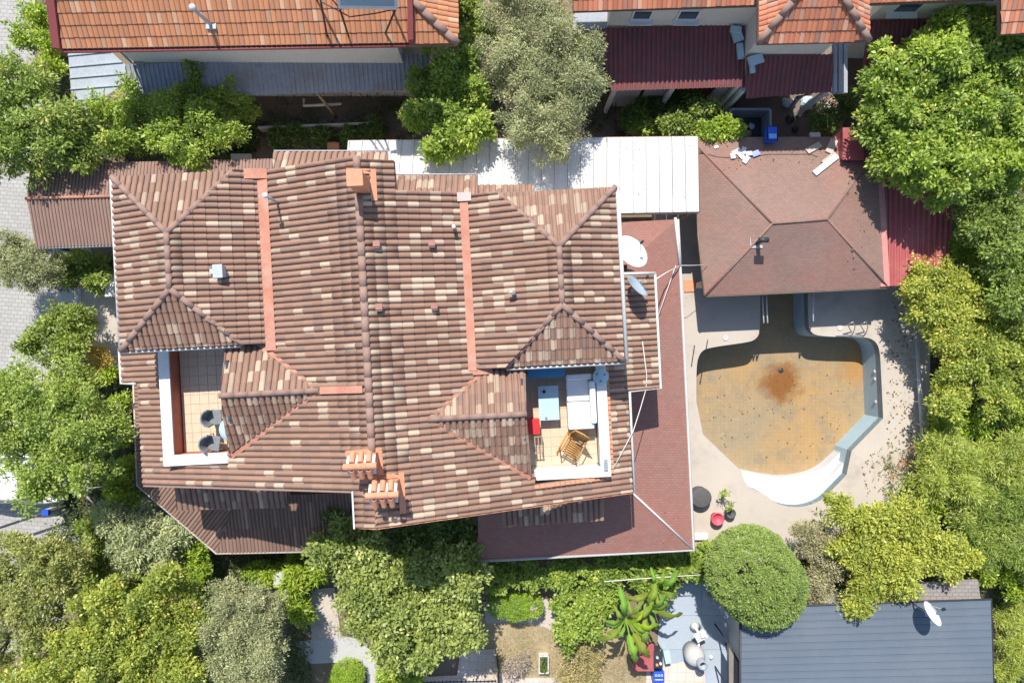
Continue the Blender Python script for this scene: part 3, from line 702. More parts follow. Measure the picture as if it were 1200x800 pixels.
def collar(px, py, zc, du, dv, pl):
    b = MB(); c = hit(px, py, pl)
    cu, cv = c.x * CT + c.y * ST, -c.x * ST + c.y * CT
    for (u0, u1, v0, v1) in ((cu - du, cu + du, cv + dv - .13, cv + dv), (cu + du - .16, cu + du, cv - dv, cv + dv - .131)):
        b.prism([Vector((*XY(a, bb), pz(pl, *XY(a, bb)) + .085)) for a, bb in ((u0, v0), (u1, v0), (u1, v1), (u0, v1))], .12)
    b.build('chimney_flashing', MT['orange'], villa)
collar(428, 546, 8, .45, .45, PRm); collar(452, 579, 8, .5, .55, PRm); collar(425, 217, 8, .36, .42, PRm)
c = P(415, 208, 9.0); b = MB(); b.box((c.x, c.y, 8.1), (.36, .36, 1.5), TH); ch = b.build('chimney', MT['orange'], villa)
b = MB(); b.box((c.x, c.y, 8.92), (.42, .42, .10), TH); b.build('chimney_cap', MT['orange'], ch, bevel=.02)
MT['vh'] = mat('vent_brown_red', (.33, .16, .13), .7, .15)
# roof vents and pipes
for px, py in ((443, 289), (507, 288), (446, 362), (510, 361)):
    p = hit(px, py, PRm); b = MB(); b.box((p.x, p.y, p.z + .10), (.16, .14, .24), TH); v = b.build('roof_vent', MT['cap'], villa)
    b = MB(); b.box((p.x, p.y + .05, p.z + .235), (.18, .16, .03), TH); b.build('vent_hood', mat('vent_brown_red', (.33, .16, .13), .7, .15) if 'vh' not in MT else MT['vh'], v)
def ventpipe(top, base, r, m=MT['gutter'], elbow=None):
    b = MB(); pts = [base, top]
    if elbow: pts.append(top + Vector(elbow))
    b.tube(pts, r, 10); return b.build('vent_pipe', m, villa)
p = hit(326, 238, PLm); ventpipe(Vector((p.x, p.y, p.z + .95)), Vector((p.x, p.y, p.z - .1)), .035, MT['zinc']); o = MB().lathe((p.x, p.y, p.z + .93), [(0, .1), (.07, .09), (.075, .03), (.06, 0), (.0, 0)], 12).build('vent_cowl', MT['gutter'], villa)
p = hit(533, 268, PRm); ventpipe(Vector((p.x, p.y, p.z + .42)), Vector((p.x, p.y, p.z - .1)), .05)
p = hit(602, 344, PB2); ventpipe(Vector((p.x, p.y, p.z + .3)), Vector((p.x, p.y, p.z - .1)), .06, MT['metal'], (-.14, .03, .03))
p = hit(261, 319, PB1); b = MB(); b.box((p.x, p.y, p.z + .15), (.2, .3, .3), TH); b.box((p.x, p.y, p.z + .32), (.26, .36, .04), TH); b.box((p.x - .18, p.y, p.z + .2), (.14, .13, .12), TH); b.build('vent_box', MT['zinc'], villa)
# ---------------------------------------------------------------- neighbouring houses, sheds and metal roofs
def boxwall(name, parent, m, x0, x1, y0, y1, z0, z1):
    b = MB(); b.prism([(x0, y0, z1), (x1, y0, z1), (x1, y1, z1), (x0, y1, z1)], 0, bottom=z0); return b.build(name, m, parent)
otint = tint_fn((.56, .25, .125), (.60, .36, .22), .12, .10, extra=((.50, .235, .135), .15), seed=9)
otint2 = tint_fn((.56, .21, .115), (.62, .33, .22), .16, .16, extra=((.40, .20, .14), .12), seed=10)
def window(parent, c, wd, ht, depth=.06):
    b = MB(); f = .06
    for dx, dz_, sx_, sz_ in ((0, ht / 2, wd + f, f), (0, -ht / 2, wd + f, f), (-wd / 2, 0, f, ht - f), (wd / 2, 0, f, ht - f)): b.box((c[0] + dx, c[1], c[2] + dz_), (sx_, depth, sz_))
    w_ = b.build('window', MT['parapet'], parent); MB().box((c[0], c[1] + .01, c[2]), (wd - f, depth * .4, ht - f)).build('pane', MT['glass'], w_)
    MB().box((c[0], c[1] - .08, c[2] - ht / 2 - .06), (wd + .2, .2, .05)).build('sill', MT['parapet'], w_)
# house A, orange roof, north-west
EA = 5.6
hA = empty('orange_roof_house', 'long house with bright orange tiled roof and grey metal lean-to beside citrus trees', 'house', P(270, -60, 0))
plA = plane3((72, 58, EA), (480, 51, EA), (270, -110, EA + 1.75))
ridge_y = -140
qA = [hit(74, 58, plA), hit(479, 51, plA), hit(474, ridge_y, plA), hit(50, ridge_y, plA)]
qA2 = [hit(486, 52.5, plA), hit(537, 52, plA), hit(484, 2, plA)]
plA3 = plane3((537, 52, EA), (486, 3, hit(486, 3, plA).z), (535, -60, EA))
qA3 = [hit(537, 52, plA3), hit(535, -90, plA3), hit(484, -90, plA3), hit(484, 2, plA3)]
b = MB()
for q in (qA, qA2, qA3): b.prism([p - Vector((0, 0, .005)) for p in q], .14)
b.prism([qA[3], qA[2], qA[2] + Vector((0, 6, -1.8)), qA[3] + Vector((0, 6, -1.8))], .14)
rA = b.build('roof', MT['deckroof'], hA)
tA = Tiler(.152, .33, .035, .02, otint, flat=.05); tA.plane(plA, [[(p.x, p.y) for p in qA], [(p.x, p.y) for p in qA2]], (qA[0].x, qA[0].y)); tA.plane(plA3, [[(p.x, p.y) for p in qA3]], (qA3[0].x, qA3[0].y))
tA.build(rA, 'tile_field', MT['tile'])
caps(qA2[1] + up, qA2[2] + up, rA, MT['cap'], .11, .42, 'hip_cap')
b = MB(); b.prism([hit(64, 58, plA) + Vector((0, 0, .12)), hit(73, 58.5, plA) + Vector((0, 0, .12)), hit(49, ridge_y, plA) + Vector((0, 0, .12)), hit(38, ridge_y, plA) + Vector((0, 0, .12))], .3); b.build('bargeboard', MT['redfascia'], hA)
b = MB(); b.prism([hit(479.5, 51, plA) + Vector((0, 0, .22)), hit(485.5, 50, plA) + Vector((0, 0, .22)), hit(482, ridge_y, plA) + Vector((0, 0, .22)), hit(475, ridge_y, plA) + Vector((0, 0, .22))], .4); b.build('parting_wall', MT['redfascia'], hA)
b = MB(); b.tube([qA[0] + Vector((0, -.05, -.06)), qA[1] + Vector((0, -.05, -.06))], .05, 8); b.build('gutter', MT['redfascia'], hA)
wy = P(0, 73, 3.2).y; wx0, wx1 = P(158, 0, 3.2).x, P(472, 0, 3.2).x
boxwall('wall', hA, MT['white'], wx0, wx1, wy, wy + 8, 0, EA - .12); boxwall('wall', hA, MT['white'], wx1 + .002, wx1 + 1.6, wy + .5, wy + 8, 0, EA - .1)
b = MB(); b.tube([Vector((wx0 - .02, wy + .2, EA - .2)), Vector((wx0 - .06, wy - .05, 3.3)), Vector((wx0 + .35, wy - .08, 3.25))], .04, 8); b.build('downpipe', MT['zinc2'], hA)
plL = plane3((160, 74, 3.2), (470, 64, 3.2), (300, 113, 2.8))
ribbed('lean_to_roof', plL, [hit(147, 76, plL), hit(505, 62, plL), hit(497, 104, plL), hit(300, 112, plL), hit(148, 116, plL)], .155, .035, MT['zinc2'], hA, seam=True)
plE = plane3((147, 76, 3.2), (147, 100, 3.05), (82, 88, 2.75))
ribbed('lean_to_end', plE, [hit(80, 61, plE), hit(128, 59, plE), hit(147, 76, plE), hit(148, 96, plE), hit(101, 130, plE), hit(84, 116, plE)], .36, .04, MT['zinc'], hA, down=(-1, 0), seam=True)
b = MB()
for px, py in ((86, 112), (160, 112), (260, 110), (370, 107), (480, 102)):
    p = P(px, py, 2.75); b.tube([(p.x, p.y, 0), (p.x, p.y, 2.75)], .05, 8)
b.tube([P(150, 114, 2.72), P(495, 103, 2.72)], .05, 6); b.build('lean_to_frame', MT['wood'], hA)
b = MB(); p = hit(248, 30, plA); b.tube([p, p + Vector((-.06, 0, .75)), p + Vector((-.10, .06, .95))], .05, 10); vp = b.build('vent_pipe', MT['zinc'], hA)
MB().box(p + Vector((0, 0, .03)), (.3, .24, .05)).build('pipe_base', MT['zinc'], hA); MB().lathe(p + Vector((-.10, .05, .93)), [(0, .12), (.09, .1), (.1, .02), (0, 0)], 10).build('vent_cowl', MT['gutter'], hA)
# solar water heater on its roof
sh = empty('solar_water_heater', 'solar water heater on black steel frame standing on the orange tiles', 'solar heater', hit(420, 10, plA))
c0, c1, c2, c3 = P(396, 9, 7.2), P(466, 10, 7.2), P(463, -40, 8.1), P(392, -40, 8.1)
b = MB(); b.prism([c0, c1, c2, c3], .09); b.build('collector_frame', MT['gutter'], sh)
i_ = [c0.lerp(c2, .05), c1.lerp(c3, .05), c2.lerp(c0, .05), c3.lerp(c1, .05)]
b = MB(); b.prism([p + Vector((0, 0, .006)) for p in i_], .03); b.build('collector_glass', MT['collector'], sh)
b = MB(); b.tube([P(388, -62, 8.3), P(468, -62, 8.3)], .28, 16); b.build('storage_tank', MT['gutter'], sh)
for (x0, y0, zz, x1, y1) in ((372, -20, 7.7, 384, 44), (398, 10, 7.1, 409, 44), (464, 10, 7.1, 452, 40), (380, -30, 8.0, 372, 2), (460, -40, 8.0, 455, 0)):
    b = MB(); b.tube([P(x0, y0, zz), hit(x1, y1, plA) + Vector((0, 0, .05))], .03, 6); b.build('frame_leg', MT['dark'], sh)
b = MB(); b.tube([P(376, 2, 7.4), P(410, 20, 6.9), P(440, 16, 7.0), P(463, 11, 7.1)], .02, 6); b.tube([hit(384, 40, plA) + Vector((0, 0, .1)), P(372, -20, 7.7), P(398, 10, 7.1)], .02, 6); b.build('pipework', MT['dark'], sh)
# yard beside house A
b = MB(); b.tube([P(356, 116, .9), P(356, 124, .9), P(400, 122, .9)], .05, 8); b.tube([P(356, 124, .9), P(357, 124, 0)], .04, 8); b.tube([P(398, 122, .9), P(398, 122, 0)], .04, 8)
tag(b.build('handrail', MT['gutter']), 'white pipe handrail in the shaded yard below the grey lean-to', 'handrail')
b = MB(); b.prism([P(302, 148, .5), P(432, 143, .5), P(432, 145.5, .5), P(302, 150.5, .5)], 0, bottom=0); tag(b.build('garden_wall', MT['concgrey']), 'low grey garden wall in the shaded yard under the lean-to', 'wall')
b = MB(); b.box(P(283, 187, .5), (.75, .4, .12)); b.box(P(283, 187, .22), (.6, .3, .44)); tag(b.build('concrete_box', MT['concgrey']), 'grey concrete box with lid beside the villa north wall', 'box')
b = MB(); b.box(P(391, 173, .25), (.35, .3, .5)); b.box(P(391, 173, .53), (.4, .35, .05)); tag(b.build('clay_pot', MT['orange']), 'orange clay planter box in dark yard north of the villa', 'planter')

# house B, orange roofs, north-east
EB = 4.9
hB = empty('orange_hip_house', 'house with orange tiled hip turret and long dark red porch sheets', 'house', P(850, -80, 0))
plB = plane3((690, 12, EB), (888, 5, EB), (790, -150, EB + 1.8))
qB = [hit(672, 13, plB), hit(890, 6, plB), hit(890, -150, plB), hit(665, -150, plB)]
plBr = plane3((1015, 5, EB), (1160, 0, EB), (1090, -150, EB + 1.8)); qBr = [hit(1015, 5, plBr), hit(1168, -1, plBr), hit(1168, -150, plBr), hit(1015, -150, plBr)]
ET = 5.5
plT = plane3((888, 51, ET), (1018, 48, ET), (955, -22, ET + 1.0))
plTl = plane3((888, 51, ET), (884, -60, ET), (940, -5, hit(940, -5, plT).z)); plTr = plane3((1018, 48, ET), (1016, -60, ET), (986, -8, hit(986, -8, plT).z))
apL, apR = hit(940, -12, plT), hit(982, -13, plT)
qT = [hit(888, 51, plT), hit(1018, 48, plT), apR, apL]
qTl = [qT[0], apL, apL + Vector((0, 2.2, 0)), Vector((qT[0].x, qT[0].y + 4, pz(plTl, qT[0].x, qT[0].y + 4)))]
qTr = [qT[1], Vector((qT[1].x, qT[1].y + 4, pz(plTr, qT[1].x, qT[1].y + 4))), apR + Vector((0, 2.2, 0)), apR]
plC = plane3((1172, 42, 5.2), (1240, 38, 5.2), (1200, -60, 6.2)); qC = [hit(1172, 40, plC), hit(1290, 36, plC), hit(1290, -80, plC), hit(1172, -80, plC)]
b = MB()
for q in (qB, qBr, qT, qTl, qTr, qC): b.prism([p - Vector((0, 0, .005)) for p in q], .14)
rB = b.build('roof', MT['deckroof'], hB)
tB = Tiler(.152, .33, .035, .022, otint2, flat=.05)
for pl, q in ((plB, qB), (plBr, qBr), (plT, qT), (pfit(qTl), qTl), (pfit(qTr), qTr), (plC, qC)): tB.plane(pl, [[(p.x, p.y) for p in q]], (q[0].x, q[0].y))
tB.build(rB, 'tile_field', MT['tile'])
caps(qT[0] + up, apL + up, rB, MT['cap'], .1, .42, 'hip_cap'); caps(qT[1] + up, apR + up, rB, MT['cap'], .1, .42, 'hip_cap')
yb = P(0, 31, 3.15).y
boxwall('wall', hB, MT['wallcream'], P(712, 0, 3.15).x, P(886, 0, 3.15).x, yb, yb + 6, 0, EB - .1)
boxwall('wall', hB, MT['wallcream'], 7.8, 10.3, P(0, 62, 3.4).y, yb - .003, 0, ET - .12)
boxwall('wall', hB, MT['wallcream'], P(1018, 0, 3.2).x, P(1170, 0, 3.2).x, P(0, 22, 3.2).y, yb + 6, 0, EB - .1)
boxwall('wall', hB, MT['wallcream'], P(1180, 0, 3.2).x, P(1290, 0, 3.2).x, P(0, 55, 3.2).y, yb + 6, 0, 5.1)
for px, wd in ((752, .6), (806, .65)): window(hB, (P(px, 0, 3.9).x, yb - .02, 4.0), wd, .6)
window(hB, (P(1062, 0, 3.9).x, P(0, 22, 3.2).y - .02, 4.0), .8, .6)
plP = plane3((700, 33, 3.2), (870, 27, 3.2), (780, 106, 2.75))
ribbed('porch_sheet', plP, [hit(700, 34, plP), hit(872, 28, plP), hit(873, 102, plP), hit(716, 107, plP)], .16, .045, MT['darkred'], hB)
plP2 = plane3((880, 64, 3.3), (975, 62, 3.3), (930, 113, 2.8))
ribbed('porch_sheet', plP2, [hit(874, 66, plP2), hit(976, 64, plP2), hit(974, 108, plP2), hit(874, 116, plP2)], .16, .045, MT['darkred'], hB)
plP3 = plane3((1018, 24, 3.2), (1100, 22, 3.2), (1060, 80, 2.8))
ribbed('porch_sheet', plP3, [hit(1018, 24, plP3), hit(1160, 20, plP3), hit(1160, 78, plP3), hit(1010, 80, plP3)], .16, .045, MT['darkred'], hB)
for k, px in enumerate((978, 984, 990)):
    b = MB(); b.box(P(px, 80, 3.0), (.12, 1.7, .14)); b.build('pergola_beam', MT['zinc2'], hB)
for px, py in ((722, 100), (790, 100), (866, 98), (872, 104), (972, 104)):
    p = P(px, py, 2.7); b = MB(); b.box((p.x, p.y, 1.3), (.14, .14, 2.6)); b.build('porch_post', MT['white'], hB)
for (x0, x1) in ((716, 748), (752, 782), (830, 868)): MB().box(P((x0 + x1) / 2, 113, 1.0), ((x1 - x0) * .03, .08, 2.0)).build('porch_panel', MT['concgrey'], hB)
tag(MB().box(P(692, 20, 3.0), (1.2, .9, .1)).box(P(692, 20, 1.5), (1.0, .7, 3.0)).build('shed', MT['zinc2']), 'small dark shed beside olive tree and orange roofed house', 'shed')

# white sheet roof between the villa and the neighbours
wr = empty('white_sheet_canopy', 'long white sheet metal canopy of seamed panels north of the villa', 'canopy', P(620, 210, 0))
plW = plane3((410, 166, 3.15), (818, 160, 3.15), (600, 250, 2.95))
W0, W1, W2, W3 = hit(408, 165, plW), hit(817.5, 160, plW), hit(819.5, 248, plW), hit(400, 256, plW)
NPAN = 27
for k in range(NPAN):
    f0, f1 = k / NPAN, (k + 1) / NPAN; a, b_, c_, d_ = W0.lerp(W1, f0), W0.lerp(W1, f1), W3.lerp(W2, f1), W3.lerp(W2, f0)
    dzv = Vector((0, 0, rnd.uniform(-.006, .006))); gx = Vector((.006, 0, 0)); sx = Vector((.045, 0, 0)); hh = Vector((0, 0, .04))
    b = MB(); b.prism([p + dzv for p in (a + gx + sx, b_ - gx, c_ - gx, d_ + gx + sx)], .03); b.prism([p + dzv + hh for p in (a + gx, a + gx + sx * .98, d_ + gx + sx * .98, d_ + gx)], .075)
    b.build('panel', MT['whitesheet'], wr)
b = MB(); b.tube([W3 - Vector((0, 0, .1)), W2 - Vector((0, 0, .1))], .05, 6); b.tube([W0 - Vector((0, 0, .1)), W1 - Vector((0, 0, .1))], .05, 6); b.tube([W2 - Vector((0, 0, .1)), W1 - Vector((0, 0, .1))], .05, 6)
b.build('frame', MT['wood'], wr)
for px in (415, 560, 700, 812):
    for py in (168, 246):
        p = P(px, py, 2.9); b = MB(); b.box((p.x, p.y, 1.45), (.09, .09, 2.9)); b.build('post', MT['wood'], wr)

# brown carport roof, west of the villa
cp = empty('carport', 'brown corrugated carport roof with low ridge beside the villa and cobbled street', 'carport', P(90, 240, 0))
R0, R1 = P(31, 233, 2.95), P(150, 230, 2.95)
plc1 = plane3((31, 233, 2.95), (150, 230, 2.95), (43, 290, 2.6)); plc2 = plane3((31, 233, 2.95), (150, 230, 2.95), (36, 193, 2.7))
ribbed('roof_sheet', plc1, [R0, R1, hit(160, 286, plc1), hit(43, 290, plc1)], .115, .045, MT['brownsheet'], cp)
ribbed('roof_sheet', plc2, [R0, R1, hit(330, 226, plc2), hit(330, 186, plc2), hit(36, 193, plc2)], .115, .045, MT['brownsheet'], cp)
b = MB(); b.tube([R0 + Vector((0, 0, .05)), R1 + Vector((0, 0, .05))], .05, 8); b.build('ridge_strip', MT['valley'], cp)
b = MB(); b.tube([hit(43, 290.5, plc1) - Vector((0, 0, .05)), hit(160, 286.5, plc1) - Vector((0, 0, .05))], .045, 8); b.build('gutter', MT['gutter'], cp)
for px, py, zz in ((47, 286, 2.5), (130, 283, 2.5), (40, 197, 2.6), (130, 196, 2.6)):
    p = P(px, py, zz); b = MB(); b.tube([(p.x, p.y, 0), (p.x, p.y, zz + .08)], .06, 8); b.build('post', MT['dark'], cp)

# pool pavilion with hip roof
pv = empty('pool_pavilion', 'open pavilion with weathered red brown shingle hip roof over the pool edge', 'pavilion', P(930, 255, 0))
Ez, Rz = 2.1, 3.0
c_nw, c_ne, c_se, c_sw = P(808, 161, Ez), P(1037, 160, Ez), P(1041, 337, Ez), P(826, 347, Ez)
r_w, r_e = P(905, 262, Rz), P(970, 257, Rz)
b = MB()
for q in ((c_sw, c_se, r_e, r_w), (c_se, c_ne, r_e), (c_ne, c_nw, r_w, r_e), (c_nw, c_sw, r_w)): b.prism(q, .07)
b.build('roof', MT['shingle2'], pv)
b = MB()
for p, q in ((c_nw, r_w), (c_sw, r_w), (c_se, r_e), (c_ne, r_e), (r_w, r_e)): b.tube([p + Vector((0, 0, .0)), q + Vector((0, 0, .0))], .04, 8)
b.build('hip_strip', MT['shingle2'], pv)
b = MB()
for p, q in ((c_sw, c_se), (c_se, c_ne), (c_nw, c_sw)): b.tube([p - Vector((0, 0, .06)), q - Vector((0, 0, .06))], .05, 6)
b.build('eave_beam', MT['wood'], pv)
for px, py in ((834, 330), (1030, 322), (1026, 180), (828, 180)):
    p = P(px, py, Ez); b = MB(); b.box((p.x, p.y, 1.05), (.2, .2, 1.98)); b.build('post', MT['white'], pv)
b = MB(); b.prism([P(1026, 215, Ez + .12), P(1036, 214, Ez + .12), P(1043, 335, Ez + .06), P(1032, 336, Ez + .06)], .05); b.build('edge_flashing', mat('pink_flashing', (.50, .22, .19), .6, .15), pv)
# flue on the pavilion
p = P(888, 284, 2.8); p.z = 2.62
fb = empty('roof_flue', 'black steel flue pipe with tee cowl on the pavilion shingles', 'flue', p)
b = MB(); b.tube([p, p + Vector((0, .0, .7))], .07, 10); b.build('pipe', MT['dark'], fb); b = MB(); b.tube([p + Vector((-.16, 0, .72)), p + Vector((.16, 0, .72))], .085, 10); b.build('cowl', MT['dark'], fb)
MB().box(p + Vector((-.02, .0, .05)), (.42, .36, .12)).build('base_plate', MT['concgrey'], fb)
# red sheet roof on the east
rs = empty('red_sheet_roof', 'red ribbed metal sheet roof beside pavilion under tree branches', 'shed', P(1072, 265, 0))
plR = plane3((1040, 200, 2.05), (1040, 335, 2.0), (1112, 270, 1.8))
ribbed('roof_sheet', plR, [hit(1028, 175, plR), hit(1120, 178, plR), hit(1110, 335, plR), hit(1032, 335, plR)], .21, .045, MT['redsheet'], rs, down=(0, -1), flat=.6)
for px, py in ((1048, 325), (1100, 320), (1045, 190), (1100, 190)):
    p = P(px, py, 1.8); b = MB(); b.tube([(p.x, p.y, 0), (p.x, p.y, 1.8)], .05, 8); b.build('post', MT['dark'], rs)
b = MB(); p = P(994, 172, 2.3); b.box((p.x, p.y, 1.32), (.65, 1.0, 2.64)); b.prism([p + Vector((-.36, -.55, .36)), p + Vector((.36, -.55, .36)), p + Vector((.36, .55, .36)), p + Vector((-.36, .55, .36))], .05)
tag(b.build('red_cabinet', MT['redsheet']), 'tall red metal cabinet beside the pavilion roof corner', 'cabinet')
# grey-blue sheet roof, south-east
gr = empty('grey_sheet_shed', 'low building with blue grey sheet metal roof of wide seamed panels', 'shed', P(1010, 760, 0))
plG = plane3((868, 712, 2.7), (1160, 702, 2.7), (1000, 900, 2.9))
G0, G1, G2, G3 = hit(869, 713, plG), hit(1161, 703, plG), hit(1168, 930, plG), hit(868, 930, plG)
NG = 26
for k in range(NG):
    f0, f1 = k / NG, (k + 1) / NG; a, b_, c_, d_ = G0.lerp(G3, f0), G1.lerp(G2, f0), G1.lerp(G2, f1), G0.lerp(G3, f1)
    dzv = Vector((0, 0, rnd.uniform(-.004, .004))); gy = Vector((0, -.004, 0)); sy = Vector((0, -.04, 0)); hh = Vector((0, 0, .01))
    b = MB(); b.prism([p + dzv for p in (a + gy + sy, b_ + gy + sy, c_ - gy, d_ - gy)], .03); b.prism([p + dzv + hh for p in (a + gy, b_ + gy, b_ + gy + sy * .98, a + gy + sy * .98)], .07); b.build('panel', MT['greysheet'], gr)
b = MB(); b.tube([G0 + Vector((0, .03, -.03)), G1 + Vector((.03, .03, -.03)), G2 + Vector((.03, 0, -.03))], .04, 6); b.tube([G0 + Vector((-.03, 0, -.03)), G3 + Vector((-.03, 0, -.03))], .04, 6); b.build('edge_trim', MT['dark'], gr)
wp = [P(880, 724, 2.5), P(1150, 715, 2.5), P(1155, 900, 2.5), P(880, 900, 2.5)]
b = MB(); b.prism([Vector((p.x, p.y, 2.6)) for p in wp], 0, bottom=0); b.build('wall', MT['concgrey'], gr)
b = MB(); b.prism([P(1062, 684, 2.3), P(1146, 679, 2.3), P(1150, 706, 2.3), P(1060, 712, 2.3)], .1); sr = b.build('lower_roof', mat('grey_brown_shingle', (.27, .245, .23), .9, .12, 2, 40, .3, brick=(.22, .13, .015, (.7, .7, .7), 0, .5)), gr)
# ---------------------------------------------------------------- vegetation: every leaf is geometry
def leaves_mesh(name, pos, dirs, nrm, L, Wd, col, m, fold=.18):
    n = len(pos)
    dirs = dirs / np.linalg.norm(dirs, axis=1, keepdims=True)
    side = np.cross(dirs, nrm); side /= np.linalg.norm(side, axis=1, keepdims=True) + 1e-9
    nr = np.cross(side, dirs)
    L = L[:, None]; Wd = Wd[:, None]
    v = np.empty((n, 4, 3))
    v[:, 0] = pos; v[:, 2] = pos + dirs * L - nr * L * .12
    md = pos + dirs * L * .45 + nr * Wd * fold
    v[:, 1] = md + side * Wd * .5; v[:, 3] = md - side * Wd * .5
    me = bpy.data.meshes.new(name); me.vertices.add(n * 4); me.loops.add(n * 4); me.polygons.add(n)
    me.vertices.foreach_set('co', v.reshape(-1).astype(np.float32))
    me.loops.foreach_set('vertex_index', np.arange(n * 4, dtype=np.int32)); me.polygons.foreach_set('loop_start', np.arange(0, n * 4, 4, dtype=np.int32))
    me.update(calc_edges=True)
    at = me.attributes.new('tint', 'FLOAT_VECTOR', 'POINT'); at.data.foreach_set('vector', np.repeat(col, 4, axis=0).reshape(-1).astype(np.float32))
    me.materials.append(m)
    return me
def foliage(blobs, K, seed, center):
    """blobs: (x,y,z,r,rz) in the world; K: look of the species. Returns leaf arrays."""
    g = np.random.default_rng(seed); B = np.array(blobs)
    cl = []; od = []; lobe = []; nl = 0
    for i, (x, y, z, r, rz) in enumerate(blobs):
        if K.get('smooth'): subs = [(np.zeros(3), 1.0)]
        else:
            ns = int(K.get('lobes', 15)); d = g.normal(size=(ns * 4, 3)); d /= np.linalg.norm(d, axis=1, keepdims=True); d = d[d[:, 2] > -.15][:ns]
            subs = [(dd * g.uniform(.45, 1.0), g.uniform(.13, .36)) for dd in d if g.random() < .85] + [(np.zeros(3), .62)]
        S3 = np.array([r, r, rz])
        for so_, sr in subs:
            n = int(K['dens'] * (r * sr) ** 2 * (1.0 if K.get('smooth') else 1.25)) + 3
            d = g.normal(size=(n * 3, 3)); d /= np.linalg.norm(d, axis=1, keepdims=True); d = d[d[:, 2] > -.3][:n]
            rr = 1 - K.get('deep', .40) * g.random(len(d)) ** 1.5 + K.get('rag', .17) * g.normal(size=len(d))
            p = np.array([x, y, z]) + so_ * S3 + d * rr[:, None] * S3 * sr * (1 if K.get('smooth') else np.array([1, 1, 1.15]))
            keep = np.ones(len(p), bool)
            for j, q in enumerate(B):
                if j != i: keep &= (((p - q[:3]) / np.array([q[3], q[3], q[4]])) ** 2).sum(1) > .25
            st = g.random(len(p)) < (0 if K.get('smooth') else .05); p[st] += d[st] * S3 * .16; keep &= g.random(len(p)) < K.get('fill', .66)
            cl.append(p[keep]); od.append(d[keep]); lobe.append(np.full(keep.sum(), nl)); nl += 1
    lobe = np.concatenate(lobe); lf = g.normal(0, .24, nl); cl = np.concatenate(cl); od = np.concatenate(od); nc = len(cl); m = int(K['per'] * 1.2)
    ci = np.repeat(np.arange(nc), m); N = nc * m
    off = g.normal(size=(N, 3)); off /= np.linalg.norm(off, axis=1, keepdims=True)
    off *= (g.random(N) ** .5)[:, None] * K['clump'] * (.7 + .6 * g.random(nc))[ci][:, None] * np.array([1, 1, .7])
    pos = cl[ci] + off
    up_ = np.array([0, 0, 1.0])
    dirs = off / (K['clump'] + 1e-6) * 1.0 + od[ci] * .5 + g.normal(size=(N, 3)) * .45; dirs[:, 2] -= K.get('droop', .25)
    nrm = up_ * .75 + od[ci] * .45 + g.normal(size=(N, 3)) * K.get('flut', .55)
    L = K['L'] * .88 * (.6 + .8 * g.random(N)); Wd = L * K['asp'] * (.8 + .4 * g.random(N))
    c1, c2 = np.array(K['c1']), np.array(K['c2']); f = np.clip(g.normal(.5, .2, nc) + lf[lobe], 0, 1)[ci] * .7 + g.random(N) * .3
    col = c1 * (1 - f)[:, None] + c2 * f[:, None]
    if 'c3' in K:
        s = (g.random(nc) < K['p3'])[ci] & (g.random(N) < .6); col[s] = (col[s] + np.array(K['c3'])) / 2
    col *= (.8 + .4 * g.random(N))[:, None]
    col = np.minimum(col * np.array([2.15, 1.9, 1.6]) + np.array([.010, .006, .014]), .66)
    return pos, dirs, nrm, L, Wd, col
